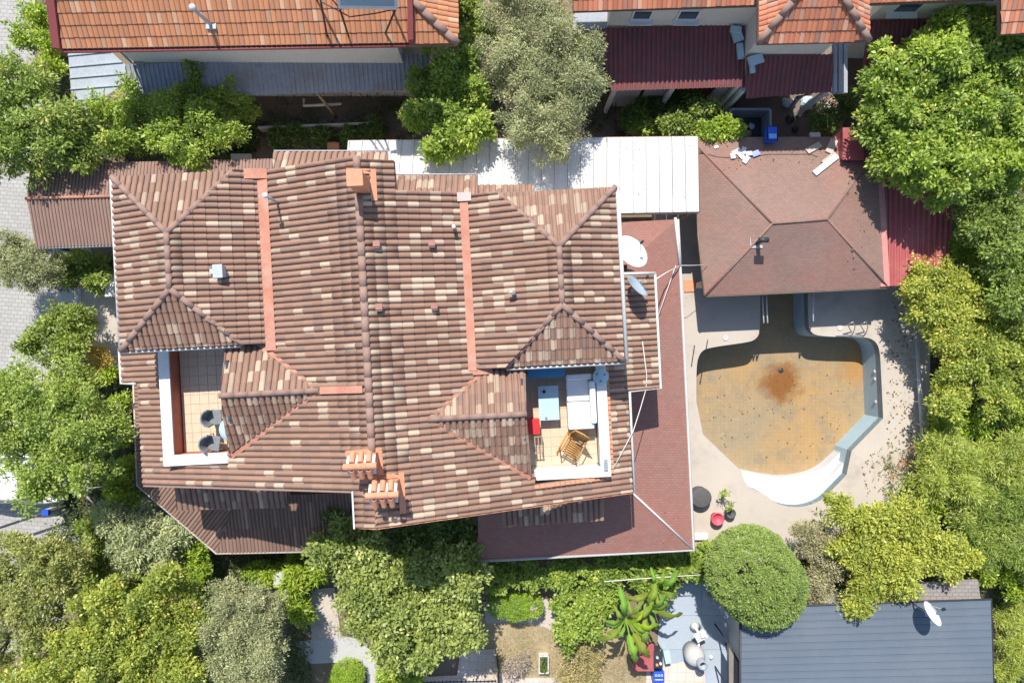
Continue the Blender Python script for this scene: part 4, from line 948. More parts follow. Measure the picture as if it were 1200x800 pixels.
KIND = {
 'broad':  dict(dens=75, per=48, clump=.24, L=.12, asp=.52, c1=(.070, .120, .020), c2=(.190, .255, .055), c3=(.30, .34, .10), p3=.12, mat='leaf'),
 'citrus': dict(dens=90, per=46, clump=.22, L=.11, asp=.52, c1=(.070, .135, .018), c2=(.215, .300, .050), c3=(.36, .40, .12), p3=.12, mat='leaf'),
 'loquat': dict(dens=64, per=32, clump=.25, L=.16, asp=.38, c1=(.070, .125, .024), c2=(.175, .250, .055), c3=(.38, .34, .12), p3=.12, mat='leaf'),
 'yellow': dict(dens=85, per=40, clump=.23, L=.11, asp=.55, c1=(.115, .165, .022), c2=(.285, .325, .065), c3=(.42, .40, .09), p3=.15, mat='leaf'),
 'olive':  dict(dens=120, per=64, clump=.23, L=.095, asp=.30, c1=(.095, .125, .065), c2=(.225, .260, .150), c3=(.34, .36, .24), p3=.15, mat='leafgrey', flut=.6),
 'fig':    dict(dens=64, per=40, clump=.28, L=.14, asp=.62, c1=(.095, .145, .035), c2=(.225, .285, .090), c3=(.36, .40, .18), p3=.12, mat='leaf', flut=.7),
 'bright': dict(dens=80, per=40, clump=.22, L=.12, asp=.5, c1=(.085, .155, .016), c2=(.220, .310, .032), c3=(.34, .38, .06), p3=.12, mat='leaf'),
 'moss':   dict(dens=85, per=44, clump=.24, L=.115, asp=.45, c1=(.090, .120, .035), c2=(.215, .250, .080), c3=(.34, .35, .14), p3=.14, mat='leaf'),
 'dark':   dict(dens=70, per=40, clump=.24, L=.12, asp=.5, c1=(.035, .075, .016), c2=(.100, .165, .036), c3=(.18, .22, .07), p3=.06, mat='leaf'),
 'vine':   dict(dens=110, per=36, clump=.20, L=.115, asp=.72, c1=(.080, .140, .022), c2=(.205, .290, .055), c3=(.32, .37, .10), p3=.10, mat='leaf', deep=.25),
 'dry':    dict(dens=70, per=46, clump=.2, L=.085, asp=.35, c1=(.16, .14, .07), c2=(.30, .26, .12), c3=(.40, .28, .12), p3=.14, mat='leafgrey', flut=.7),
 'clip':   dict(fill=1, dens=520, per=46, clump=.11, L=.075, asp=.45, c1=(.080, .140, .032), c2=(.165, .235, .062), c3=(.22, .28, .10), p3=.08, mat='leaf', deep=.05, rag=.012, flut=.35, smooth=True, L2=0),
 'grassy': dict(dens=95, per=46, clump=.22, L=.17, asp=.16, c1=(.14, .20, .045), c2=(.28, .345, .085), c3=(.40, .40, .15), p3=.12, mat='leaf', flut=.8, droop=.0),
}
SEED = [100]
def plant(name, label, cat, kind, blobs, zc, zr_=None, base=None, group=None, trunk=.14, mod=None, parts=('trunk', 'crown')):
    """blobs: (px,py,radius px[,height offset]) with the crown's middle at height zc"""
    K = dict(KIND[kind]); K.update(mod or {}); SEED[0] += 1
    W = []
    for bl in blobs:
        px, py, r = bl[:3]; z = zc + (bl[3] if len(bl) > 3 else 0); R = r * (H - z) / F * (1.0 if K.get('smooth') else .95); c = P(px, py, z)
        W.append((c.x, c.y, z, R, (R * .75 if zr_ is None else zr_)))
    ws = sum(b[3] ** 2 for b in W); cx = sum(b[0] * b[3] ** 2 for b in W) / ws; cy = sum(b[1] * b[3] ** 2 for b in W) / ws
    if base is not None: q = P(base[0], base[1], 0); bx_, by_ = q.x, q.y
    else: bx_, by_ = cx, cy
    root = empty(name, label, cat, (bx_, by_, 0), group)
    a = foliage(W, K, SEED[0], None)
    pos = a[0].copy(); pos[:, 2] = np.maximum(pos[:, 2], .06)
    me = leaves_mesh(parts[1], pos - np.array([bx_, by_, 0]), *a[1:], m=MT[K['mat']])
    cr = bpy.data.objects.new(parts[1], me); COL.objects.link(cr); cr.parent = root
    b = MB(); fork = Vector((cx * .6 + bx_ * .4, cy * .6 + by_ * .4, max(.15, zc * .55)))
    b.tube([Vector((bx_, by_, -.05)), Vector((bx_, by_, -.05)).lerp(fork, .5) + Vector((rnd.uniform(-.08, .08), rnd.uniform(-.08, .08), 0)), fork], [trunk * 1.3, trunk, trunk * .8], 8)
    for (x, y, z, R, rz) in W:
        tip = Vector((x, y, z + rz * (.0 if K.get('smooth') else .35))); md = fork.lerp(tip, .5) + Vector((rnd.uniform(-.2, .2), rnd.uniform(-.2, .2), .1)) * min(1, R)
        b.tube([fork, md, tip], [trunk * .6, trunk * .38, trunk * .12], 6)
        for k in range(0 if K.get('smooth') else 4):
            an = rnd.uniform(0, 6.28); e = Vector((x + math.cos(an) * R * .75, y + math.sin(an) * R * .75, z + rz * rnd.uniform(.1, .5))); b.tube([md.lerp(tip, .4), e], [trunk * .25, trunk * .06], 5)
    b.build(parts[0], MT['barkgrey'] if K['mat'] == 'leafgrey' else MT['bark'], root)
    return root
tree = lambda *a, **k: plant(*a, **k)
def shrub(name, label, cat, kind, blobs, zc, zr_=None, **k):
    k.setdefault('trunk', .04); return plant(name, label, cat, kind, blobs, zc, zr_, parts=('stem', 'foliage'), **k)
# --- north-west corner
tree('loquat_tree', 'loquat tree with rosettes of long leaves between carport and street', 'tree', 'loquat', [(70, 160, 42), (95, 178, 26), (40, 182, 34), (100, 150, 24)], 3.2, 1.2)
tree('loquat_tree', 'loquat tree at street edge beside the thin light green shrub', 'tree', 'loquat', [(14, 95, 34), (40, 110, 28), (10, 140, 36), (-10, 190, 32)], 3.4, 1.2)
shrub('light_green_shrub', 'light green thin shrub along the red bargeboard of orange roofed house', 'shrub', 'bright', [(48, 25, 18), (58, 55, 17), (62, 85, 16), (30, 45, 12)], 1.6, .7, mod=dict(dens=45))
tree('citrus_tree', 'small citrus tree with bright crown against rusty lean-to corner', 'tree', 'citrus', [(130, 135, 20), (150, 165, 25), (165, 130, 22), (170, 108, 18, -.5)], 2.6, 1.0)
tree('citrus_tree', 'wide citrus tree with bright crown between grey lean-to and villa', 'tree', 'citrus', [(212, 140, 28), (245, 135, 28), (265, 160, 30), (225, 172, 26), (200, 165, 22), (240, 108, 24, -.4), (275, 125, 22, -.4)], 2.8, 1.0)
tree('lemon_tree', 'bright lemon tree overhanging the white canopy beside the grey olive', 'tree', 'citrus', [(528, 85, 32), (505, 112, 30), (550, 120, 30), (485, 140, 18), (530, 150, 30), (555, 158, 22), (512, 180, 12, -.2)], 3.4, .9, mod=dict(L=.13))
tree('olive_tree', 'large grey green olive tree beside the dark red porch of neighbour house', 'tree', 'olive', [(600, 15, 42), (640, 45, 45), (600, 70, 40), (665, 90, 38), (625, 110, 42), (685, 105, 26), (660, 140, 34), (615, 150, 30), (640, 165, 26), (690, 60, 22)], 3.9, 1.0)
shrub('evergreen_shrub', 'dark evergreen shrub between the orange roof corner and the olive tree', 'shrub', 'broad', [(552, 20, 20), (548, 55, 18), (566, 40, 16)], 2.5, 1.0)
shrub('clipped_bush', 'small rounded bright bush at the white canopy north edge', 'shrub', 'citrus', [(754, 152, 17)], .9, .5, mod=dict(dens=120, deep=.2))
shrub('flowering_shrub', 'green shrub with blue flowers north of the white canopy', 'shrub', 'broad', [(805, 142, 24), (825, 132, 16), (785, 148, 14)], 1.4, .8, mod=dict(c3=(.28, .32, .62), p3=.03))
shrub('pale_green_shrub', 'pale green low shrub trailing at pavilion roof corner', 'shrub', 'bright', [(845, 152, 14), (862, 154, 8), (828, 155, 8)], 2.0, .5)
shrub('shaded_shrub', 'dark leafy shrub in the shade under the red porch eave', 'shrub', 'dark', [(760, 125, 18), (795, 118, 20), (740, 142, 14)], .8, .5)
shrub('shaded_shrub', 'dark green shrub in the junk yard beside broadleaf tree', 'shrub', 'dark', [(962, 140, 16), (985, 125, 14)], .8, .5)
# --- north-east and east
tree('mulberry_tree', 'huge bright green broadleaf tree with wide crown over the red sheet roof', 'tree', 'citrus', [(1035, 105, 42), (1085, 85, 50), (1120, 40, 42), (1150, 90, 50), (1030, 150, 38), (1085, 150, 48), (1140, 150, 48), (1190, 60, 40), (1190, 130, 45), (1110, 195, 36), (1165, 200, 36), (1060, 185, 32), (1035, 195, 20, -.2), (1070, 212, 18, -.2), (1105, 222, 18, -.2)], 3.5, 1.1, mod=dict(L=.15))
tree('dark_green_tree', 'dense mid green tree east of the red sheet roof', 'tree', 'broad', [(1150, 250, 34), (1185, 255, 34), (1165, 300, 36), (1195, 310, 34), (1180, 345, 28), (1132, 268, 14)], 2.8, 1.0, mod=dict(c2=(.155, .225, .05)))
tree('yellow_green_tree', 'yellowish tree reaching over the red sheet roof and deck edge', 'tree', 'yellow', [(1082, 328, 22), (1115, 330, 30), (1090, 362, 32), (1130, 370, 34), (1108, 395, 30), (1068, 340, 11)], 2.1, .8)
tree('yellow_green_tree', 'yellowish tree south of the red sheet roof beside grey pipe rail', 'tree', 'yellow', [(1150, 410, 36), (1115, 440, 34), (1160, 455, 38), (1190, 430, 30), (1108, 475, 20), (1185, 390, 26)], 2.0, .8, mod=dict(c1=(.09, .145, .020), c2=(.23, .285, .05)))
shrub('hedge_plant', 'broad mound of light green grassy shrub east of the pool deck corner', 'shrub', 'grassy', [(1100, 530, 30), (1140, 545, 40), (1180, 530, 34), (1110, 565, 34), (1080, 555, 20)], 1.5, .8)
shrub('hedge_plant', 'mound of bright narrow-leaved shrub above grey shingled lean-to and grass', 'shrub', 'grassy', [(1165, 590, 40), (1195, 585, 30), (1190, 640, 36), (1155, 640, 30), (1130, 600, 26)], 1.5, .8, mod=dict(c1=(.085, .145, .03), c2=(.20, .27, .06)))
tree('yellow_creeper', 'spreading yellow green creeper mound north of the blue grey roof', 'shrub', 'yellow', [(985, 600, 24), (1020, 605, 30), (1060, 600, 30), (1000, 640, 30), (1050, 645, 38), (1095, 640, 32), (1108, 655, 22), (1050, 680, 24), (1015, 680, 26), (1000, 705, 14), (1132, 650, 12)], 2.6, .7, mod=dict(L=.11, dens=100))
shrub('grey_shrub', 'grey green shrub between the clipped dome tree and yellow creeper', 'shrub', 'olive', [(955, 630, 22), (970, 655, 24), (958, 685, 20), (935, 620, 12)], 2.0, .7, mod=dict(c1=(.13, .14, .085), c2=(.25, .26, .17)))
tree('dome_tree', 'dense clipped dome shaped evergreen tree beside patio and grey roof', 'tree', 'clip', [(879, 668, 49), (892, 684, 48, -.3)], 3.1, 1.35, trunk=.2)
shrub('weed_patch', 'low grassy weeds growing along the blue grey roof east edge', 'shrub', 'grassy', [(1180, 720, 18), (1190, 755, 20), (1180, 785, 16)], .3, .25)
shrub('understory_shrub', 'mid green undergrowth between dense tree and yellowish trees east', 'shrub', 'bright', [(1150, 330, 22), (1140, 300, 18), (1195, 365, 20), (1155, 385, 20), (1125, 290, 14)], 1.6, .6)
shrub('understory_shrub', 'undergrowth between yellowish tree and grassy mound by pipe rail', 'shrub', 'bright', [(1110, 500, 22), (1145, 495, 22), (1185, 480, 24), (1100, 510, 14), (1195, 505, 16)], 1.2, .5)
shrub('understory_shrub', 'undergrowth between yellow creeper and bright narrow-leaved mound', 'shrub', 'bright', [(1150, 670, 18), (1170, 665, 18), (1085, 590, 16), (1190, 680, 18), (1130, 585, 14)], 1.1, .5)
# --- south garden
shrub('vine_hedge', 'long vine covered hedge along the porch gutter above the lawn', 'hedge', 'vine', [(590, 672, 20), (625, 672, 20), (660, 674, 22), (700, 680, 22), (575, 664, 14), (670, 662, 18)], 1.1, .5)
shrub('vine_hedge', 'bushy mass of vine beside banana plants on the dry lawn', 'hedge', 'vine', [(668, 710, 22), (685, 725, 26), (665, 740, 18), (700, 705, 20), (715, 670, 22)], 1.1, .55)
shrub('rounded_hedge', 'small clipped bright hedge at stone path beside fig tree', 'hedge', 'clip', [(586, 707, 14), (603, 710, 15), (621, 710, 13)], .7, .35, mod=dict(c1=(.10, .19, .012), c2=(.21, .31, .03), L=.05))
shrub('leafy_border', 'loose leafy plants in the border below porch gutter near banana', 'shrub', 'broad', [(750, 668, 18), (785, 665, 18), (815, 660, 16), (735, 655, 12), (770, 680, 16), (830, 648, 12)], .9, .5, mod=dict(L=.22, c2=(.16, .25, .045)))
tree('fig_tree', 'large pale green fig tree in front of villa south wall', 'tree', 'fig', [(425, 645, 38), (400, 630, 24), (455, 668, 40), (500, 665, 40), (535, 660, 32), (435, 705, 38), (480, 710, 46), (530, 705, 38), (460, 750, 36), (505, 750, 38), (545, 735, 24), (380, 640, 14), (550, 675, 16)], 2.7, 1.0)
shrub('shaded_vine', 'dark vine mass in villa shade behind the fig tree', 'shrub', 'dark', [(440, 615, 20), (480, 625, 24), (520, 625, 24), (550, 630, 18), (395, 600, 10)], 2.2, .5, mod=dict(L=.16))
shrub('broad_leaf_bush', 'bright green bush below the fig tree beside terrace railing', 'shrub', 'bright', [(466, 785, 18), (478, 795, 16), (455, 795, 12)], .7, .5)
shrub('rounded_hedge', 'clipped dome bush on dry ground beside grey garden path', 'hedge', 'clip', [(408, 790, 17), (404, 800, 17)], .5, .45, mod=dict(c1=(.10, .19, .012), c2=(.21, .31, .03), L=.05))
shrub('fern_plant', 'arching yellow green plant beside dirt path and villa porch', 'shrub', 'bright', [(345, 690, 14), (355, 712, 12), (372, 665, 14), (350, 672, 12)], .8, .5, mod=dict(L=.22, asp=.25))
tree('olive_tree', 'grey green olive tree beside the dirt path in south garden', 'tree', 'olive', [(290, 705, 30), (318, 715, 24), (280, 735, 34), (310, 750, 34), (285, 775, 34), (270, 690, 18), (312, 790, 26)], 3.6, 1.2)
tree('walnut_tree', 'large yellow green tree west of the olive in south garden', 'tree', 'yellow', [(150, 690, 34), (195, 685, 32), (170, 730, 44), (220, 735, 36), (120, 740, 36), (190, 780, 44), (135, 785, 40), (80, 775, 40), (225, 780, 28), (110, 700, 22), (30, 790, 30)], 3.8, 1.3, mod=dict(c1=(.085, .135, .020), c2=(.225, .275, .050), L=.11))
tree('almond_tree', 'dull moss green tree at street edge below the black pole', 'tree', 'moss', [(25, 655, 36), (65, 650, 32), (45, 690, 38), (90, 680, 28), (15, 720, 36), (60, 730, 34), (0, 765, 26), (95, 650, 14)], 3.4, 1.2)
shrub('silver_shrub', 'silvery leaved shrub outside the lower roof chamfered corner', 'shrub', 'olive', [(145, 620, 24), (175, 615, 26), (205, 630, 26), (165, 645, 24), (135, 600, 16), (190, 650, 20)], 1.8, .8, mod=dict(L=.14, asp=.3, c1=(.13, .17, .10), c2=(.25, .31, .19)))
shrub('light_green_shrub', 'bright shrub growing at lower roof corner beside silver shrub', 'shrub', 'bright', [(225, 645, 20), (210, 662, 14), (235, 668, 14), (150, 585, 18), (140, 570, 12)], 1.5, .6)
tree('street_tree', 'large green tree overhanging the parked white car and villa edge', 'tree', 'broad', [(40, 455, 36), (85, 460, 34), (20, 490, 34), (60, 500, 42), (105, 495, 36), (130, 510, 22), (30, 535, 34), (75, 545, 36), (110, 545, 28), (5, 455, 24), (60, 575, 18)], 3.9, 1.3, mod=dict(L=.11, c1=(.085, .145, .024), c2=(.21, .285, .065), c3=(.32, .36, .12)))
shrub('understory_shrub', 'undergrowth between the silver shrub and moss green tree', 'shrub', 'broad', [(110, 620, 18), (115, 650, 16), (120, 670, 16), (245, 690, 14), (250, 720, 12)], 1.2, .5)
shrub('dark_shrub', 'dark green shrub between the entrance slab and street tree', 'shrub', 'broad', [(65, 385, 26), (90, 395, 26), (50, 402, 18), (100, 375, 16), (80, 415, 20)], 1.6, .8)
shrub('autumn_shrub', 'orange tinged dry shrub beside villa west wall', 'shrub', 'dry', [(118, 415, 12), (125, 428, 10), (112, 432, 10)], .9, .5, mod=dict(c1=(.26, .20, .04), c2=(.42, .30, .08)))
shrub('silver_bush', 'silvery olive bush on the cobbled street beside brown carport', 'shrub', 'olive', [(15, 295, 26), (45, 305, 28), (30, 325, 24), (60, 320, 16), (0, 315, 20)], 2.0, .8)
shrub('leafy_shrub', 'green shrub in shade below carport gutter', 'shrub', 'broad', [(90, 305, 18), (110, 315, 16), (78, 318, 14), (122, 328, 12)], 1.0, .6)
shrub('bright_bush', 'bright bushes at villa west wall under the street tree', 'shrub', 'bright', [(133, 440, 10), (145, 470, 10), (150, 545, 14), (143, 510, 12)], .8, .5)
shrub('lavender_bush', 'grey purple lavender bush beside terrace railing', 'shrub', 'dry', [(608, 776, 11), (598, 782, 8)], .4, .3, mod=dict(c1=(.17, .16, .14), c2=(.26, .25, .24), c3=(.24, .20, .30), p3=.2))
shrub('dry_bush', 'sparse dry grey bush on the tan lawn beside white planter', 'shrub', 'dry', [(672, 768, 16), (690, 775, 16), (665, 790, 12), (690, 795, 12)], .5, .4, mod=dict(c1=(.15, .15, .08), c2=(.27, .26, .13)))
shrub('potted_shrub', 'thin sprigs of green plant beside pool deck tank', 'shrub', 'bright', [(848, 580, 5), (854, 590, 5)], .9, .35, mod=dict(dens=30, per=12, lobes=3, L=.09, clump=.12))
shrub('low_border_plants', 'low green plants along porch at the south west garden', 'shrub', 'bright', [(300, 668, 10), (315, 672, 10), (330, 668, 9), (352, 655, 12)], .4, .3)
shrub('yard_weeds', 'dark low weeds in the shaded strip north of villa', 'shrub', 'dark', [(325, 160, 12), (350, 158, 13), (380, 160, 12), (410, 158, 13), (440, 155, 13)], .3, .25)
shrub('deck_edge_weeds', 'pinkish dry weeds at pool deck corner beside the grassy mound', 'shrub', 'dry', [(1060, 540, 9), (1050, 552, 9), (1068, 528, 7)], .6, .25, mod=dict(dens=14, per=14, lobes=4, c1=(.25, .13, .09), c2=(.34, .24, .12)))
# --- ground cover: countless low leaves on the bare soil
g = np.random.default_rng(5)
def cover(name, label, boxes, n, L, c1, c2, asp=.4, cat='plants'):
    tot = sum((x1 - x0) * (y1 - y0) for x0, y0, x1, y1 in boxes); ps = []
    for x0, y0, x1, y1 in boxes:
        k = int(n * (x1 - x0) * (y1 - y0) / tot); cxs = g.uniform(x0, x1, max(3, k // 25)); cys = g.uniform(y0, y1, max(3, k // 25)); ii = g.integers(0, len(cxs), k)
        xs = np.clip(cxs[ii] + g.normal(size=k) * 5, x0 - 5, x1 + 5); ys = np.clip(cys[ii] + g.normal(size=k) * 5, y0 - 5, y1 + 5)
        ps.append(np.stack([(xs - 600) * H / F, (400 - ys) * H / F, g.random(k) ** 2 * .45 + .02], 1))
    p = np.concatenate(ps); N = len(p); d = g.normal(size=(N, 3)); d[:, 2] = np.abs(d[:, 2]) * .5; nn = g.normal(size=(N, 3)) * .5 + np.array([0, 0, 1])
    f = g.random((N, 1)); col = np.array(c1) * (1 - f) + np.array(c2) * f; LL = L * (.6 + .8 * g.random(N))
    me = leaves_mesh(name, p, d, nn, LL, LL * asp, col, MT['leaf']); o = bpy.data.objects.new(name, me); COL.objects.link(o)
    o['label'] = label; o['category'] = cat; o['kind'] = 'stuff'
cover('ground_cover', 'low green weeds and leaf litter on soil along the west side', [(64, 300, 140, 335), (70, 440, 160, 640), (100, 640, 260, 800), (60, 0, 90, 200), (100, 130, 300, 190), (250, 645, 375, 690), (330, 690, 362, 800)], 40000, .12, (.05, .09, .02), (.17, .20, .06))
cover('ground_cover', 'low green weeds and grass on soil along the east side', [(1092, 400, 1200, 520), (1030, 520, 1200, 690), (1163, 680, 1200, 800), (940, 600, 1060, 700), (1110, 160, 1200, 400)], 52000, .15, (.08, .13, .02), (.24, .28, .07), .25)
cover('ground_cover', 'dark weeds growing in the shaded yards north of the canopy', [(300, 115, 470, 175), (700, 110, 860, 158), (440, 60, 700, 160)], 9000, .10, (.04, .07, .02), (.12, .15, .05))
cover('lawn_grass', 'dry tan grass blades scattered over the south lawn', [(562, 735, 690, 792), (690, 745, 755, 800), (330, 690, 360, 800), (395, 690, 420, 745)], 14000, .06, (.30, .24, .12), (.38, .33, .17), .15)
def litter(name, label, boxes, n, L, zf, c1, c2):
    ps = []
    tot = sum((x1 - x0) * (y1 - y0) for x0, y0, x1, y1 in boxes)
    for x0, y0, x1, y1 in boxes:
        k = int(n * (x1 - x0) * (y1 - y0) / tot)
        for _ in range(k):
            q = zf(g.uniform(x0, x1), g.uniform(y0, y1)); ps.append((q.x, q.y, q.z + .012))
    p = np.array(ps); N = len(p); d = g.normal(size=(N, 3)); d[:, 2] *= .1; nn = g.normal(size=(N, 3)) * .2 + np.array([0, 0, 1])
    f = g.random((N, 1)); col = np.array(c1) * (1 - f) + np.array(c2) * f; LL = L * (.5 + g.random(N))
    me = leaves_mesh(name, p, d, nn, LL, LL * .5, col, MT['leaf']); o = bpy.data.objects.new(name, me); COL.objects.link(o)
    o['label'] = label; o['category'] = 'leaf litter'; o['kind'] = 'stuff'
litter('leaf_litter', 'brown fallen leaves on pool deck along the grey pipe rail', [(1040, 400, 1072, 520), (1010, 530, 1045, 580), (1045, 350, 1070, 400)], 260, .09, lambda x, y: P(x, y, DK), (.20, .12, .06), (.34, .24, .10))
litter('leaf_litter', 'fallen leaves and debris scattered on pavilion shingles', [(850, 165, 1020, 200), (990, 200, 1025, 320)], 120, .08, lambda x, y: hit(x, y, plane3((808, 161, Ez), (1037, 160, Ez), (937, 259, Rz))) if y < 201 else hit(x, y, plane3((1037, 160, Ez), (1041, 337, Ez), (970, 257, Rz))), (.16, .10, .06), (.36, .28, .16))
litter('leaf_litter', 'dry leaves lying in the empty pool', [(830, 440, 1000, 540)], 130, .07, lambda x, y: P(x, y, PD), (.10, .06, .03), (.22, .14, .06))
litter('leaf_litter', 'few dry leaves on the white sheet canopy', [(560, 168, 810, 200), (735, 200, 812, 245)], 34, .06, lambda x, y: hit(x, y, plW), (.26, .20, .10), (.42, .35, .2))
litter('leaf_litter', 'few dry leaves on the shingled porch roof', [(770, 330, 806, 640)], 70, .06, lambda x, y: hit(x, y, pfit((e0, e1, w1, w0))), (.20, .14, .06), (.40, .30, .18))
# --- banana plants
def banana(label, px, py, ztop, nl, ln, seed, spread=(0, 360), yellow=0):
    r = random.Random(seed); base = P(px, py, ztop - .5); base.z = 0; root = empty('banana_plant', label, 'banana plant', base, 'banana plants beside the patio')
    hgt = ztop - .7; b = MB(); b.tube([base, base + Vector((.05, .02, hgt * .5)), base + Vector((0, 0, hgt))], [.13, .11, .08], 8); b.build('trunk', mat('banana_stem', (.20, .24, .09), .7) if 'bst' not in MT else MT['bst'], root)
    for k in range(nl):
        an = RAD(spread[0] + (spread[1] - spread[0]) * (k + r.uniform(-.6, .6)) / nl); L = ln * r.uniform(.55, 1.15); wd = L * r.uniform(.16, .21); rise = r.uniform(.3, .9)
        d = Vector((math.cos(an), math.sin(an), 0)); s = Vector((-d.y, d.x, 0)); vs = []; fs = []; NS = 16; tw = r.uniform(-.35, .35); roll = r.uniform(-.5, .5)
        c = Vector([x * r.uniform(.8, 1.2) for x in ((.42, .43, .03) if k < yellow else (.21, .33, .05))])
        for i in range(NS + 1):
            tt = i / NS; reach = L * (.04 + .80 * tt ** .9); z = hgt + rise * math.sin(min(1, tt * 1.5) * 1.57) - (.75 * L) * max(0, tt - .35) ** 1.8
            ctr = base + d * reach + Vector((0, 0, z)) + s * tw * tt * tt * .6
            q_ = (tt - .2) / .8
            ww = (wd * .5 * (math.sin(math.pi * min(.999, q_) ** .75) ** .45) if q_ > 0.01 else .018) + .004
            jl, jr_ = (1 - (r.random() < .35) * r.uniform(.15, .5) for _ in (0, 1)) if q_ > .1 else (1, 1)
            vs += [ctr + s * ww * jl - Vector((0, 0, ww * (.55 + roll))), ctr + s * ww * .5 * jl - Vector((0, 0, ww * (.12 + roll * .5))), ctr - Vector((0, 0, .02)), ctr - s * ww * .5 * jr_ - Vector((0, 0, ww * (.12 - roll * .5))), ctr - s * ww * jr_ - Vector((0, 0, ww * (.55 - roll)))]
        for i in range(NS):
            for q in range(4): fs.append((i * 5 + q, i * 5 + q + 1, i * 5 + q + 6, i * 5 + q + 5))
        me = bpy.data.meshes.new('leaf'); me.from_pydata([v - base for v in vs], [], fs)
        at = me.attributes.new('tint', 'FLOAT_VECTOR', 'POINT'); cc = []
        for i in range(len(vs)): e = 1.3 if i % 5 == 2 else r.uniform(.9, 1.1); cc += [c.x * e, c.y * e, c.z * e]
        at.data.foreach_set('vector', cc); me.materials.append(MT['leafbig']); me.polygons.foreach_set('use_smooth', [True] * len(fs))
        o = bpy.data.objects.new('leaf', me); COL.objects.link(o); o.parent = root
MT['bst'] = mat('banana_stem', (.20, .24, .09), .7)
banana('banana plant with broad leaves hanging over the red table', 735, 728, 3.0, 16, 1.5, 3, yellow=2)
banana('small banana plant between the vine hedge and blue grey patio', 768, 690, 2.6, 9, 1.2, 8, (-150, 130))
banana('banana plant with long split leaf pointing over the patio', 758, 715, 2.7, 9, 1.35, 12, (-140, 120))
# ---------------------------------------------------------------- satellite dishes
def dish(label, c, D, aim, foot, m, pole_m=None, arm_len=.5, roll=1.0):
    c = Vector(c); z = Vector(aim).normalized(); R = z.to_track_quat('Z', 'Y').to_matrix()
    root = empty('satellite_dish', label, 'dish', foot)
    b = MB(); n = 24; prof = [(D / 2 * k / 5, .16 * D * (k / 5) ** 2) for k in range(6)]
    sc = Matrix.Diagonal((1, roll, 1))
    b.lathe(c, [(0.001, 0)] + prof[1:] + [(D / 2 + .008, .16 * D - .012)] + [(r, h - .015) for r, h in reversed(prof[1:])] + [(.001, -.015)], n, ax=R @ sc)
    b.build('reflector', m, root)
    b = MB(); fp = c + z * (D * .62); b.tube([c + R @ Vector((0, -D * .5, .12 * D)), fp], .014, 6); b.build('feed_arm', pole_m or MT['metal'], root)
    b = MB(); b.box(fp, (.07, .07, .12), M4=R); b.build('feed_horn', MT['dark'], root)
    b = MB(); back = c - z * .1; b.tube([Vector(foot), Vector((foot[0], foot[1], back.z)), back, c], .03, 8); b.build('mount', pole_m or MT['metal'], root)
    return root
plN = plane3((808, 161, Ez), (1037, 160, Ez), (937, 259, Rz))
dish('large white satellite dish above the shingled porch roof', P(737, 298, 4.6), 1.15, (.42, .42, .80), (P(737, 298, 4.6).x - .1, P(737, 298, 4.6).y + .12, 3.1), MT['parapet'], roll=.95)
p = hit(750, 350, PRm); dish('grey satellite dish on the villa roof tiles with feed arm', P(744, 338, 5.9), .80, (.62, .62, .48), (P(744, 338, 5.9).x - .05, P(744, 338, 5.9).y - .03, 5.25), MT['dishgrey'])
p = hit(1083, 712, plG); dish('white satellite dish standing on the blue grey sheet roof edge', P(1089, 720, 3.5), .80, (.60, .58, .55), (P(1084, 716, 3.4).x, P(1084, 716, 3.4).y, 2.68), MT['parapet'])
# ---------------------------------------------------------------- cables
def cable(label, pts, r=.012, m='cable'):
    b = MB(); b.tube(pts, r, 5); return tag(b.build('cable', MT[m]), label, 'cable')
cable('pale cable draped over villa roof edge beside east terrace', [hit(752, 400, PRm) + Vector((0, 0, .12)), hit(757, 440, PRm) + Vector((0, 0, .12)), P(757, 456, 5.2), P(750, 480, 5.3), P(742, 505, 5.5), hit(733, 520, PRm) + Vector((0, 0, .12)), hit(718, 548, PRm) + Vector((0, 0, .12))], .014)
cable('white cable running from porch gutter down the shingles', [P(792, 311, 2.9), P(780, 345, 3.0), P(768, 380, 3.1)], .014)
cable('white cable from the downpipe to villa eave corner', [P(797, 311, 2.8), P(780, 320, 3.6), P(764, 330, 5.1)], .02)
cable('thin grey cable between porch gutter and pavilion eave', [P(797, 311, 2.8), P(812, 311, 2.75), P(829, 310, 2.25)], .01)
cable('thin cable stretched over the vine hedge below the porch', [P(708, 681, 2.2), P(760, 677, 2.15), P(822, 673, 2.2)], .018)
cable('dark cable lying across the pavilion shingle roof', [hit(816, 177, plN), hit(840, 184, plN), hit(870, 186, plN), hit(900, 181, plN), hit(950, 181, plN), hit(958, 184, plN)], .014, 'dark')
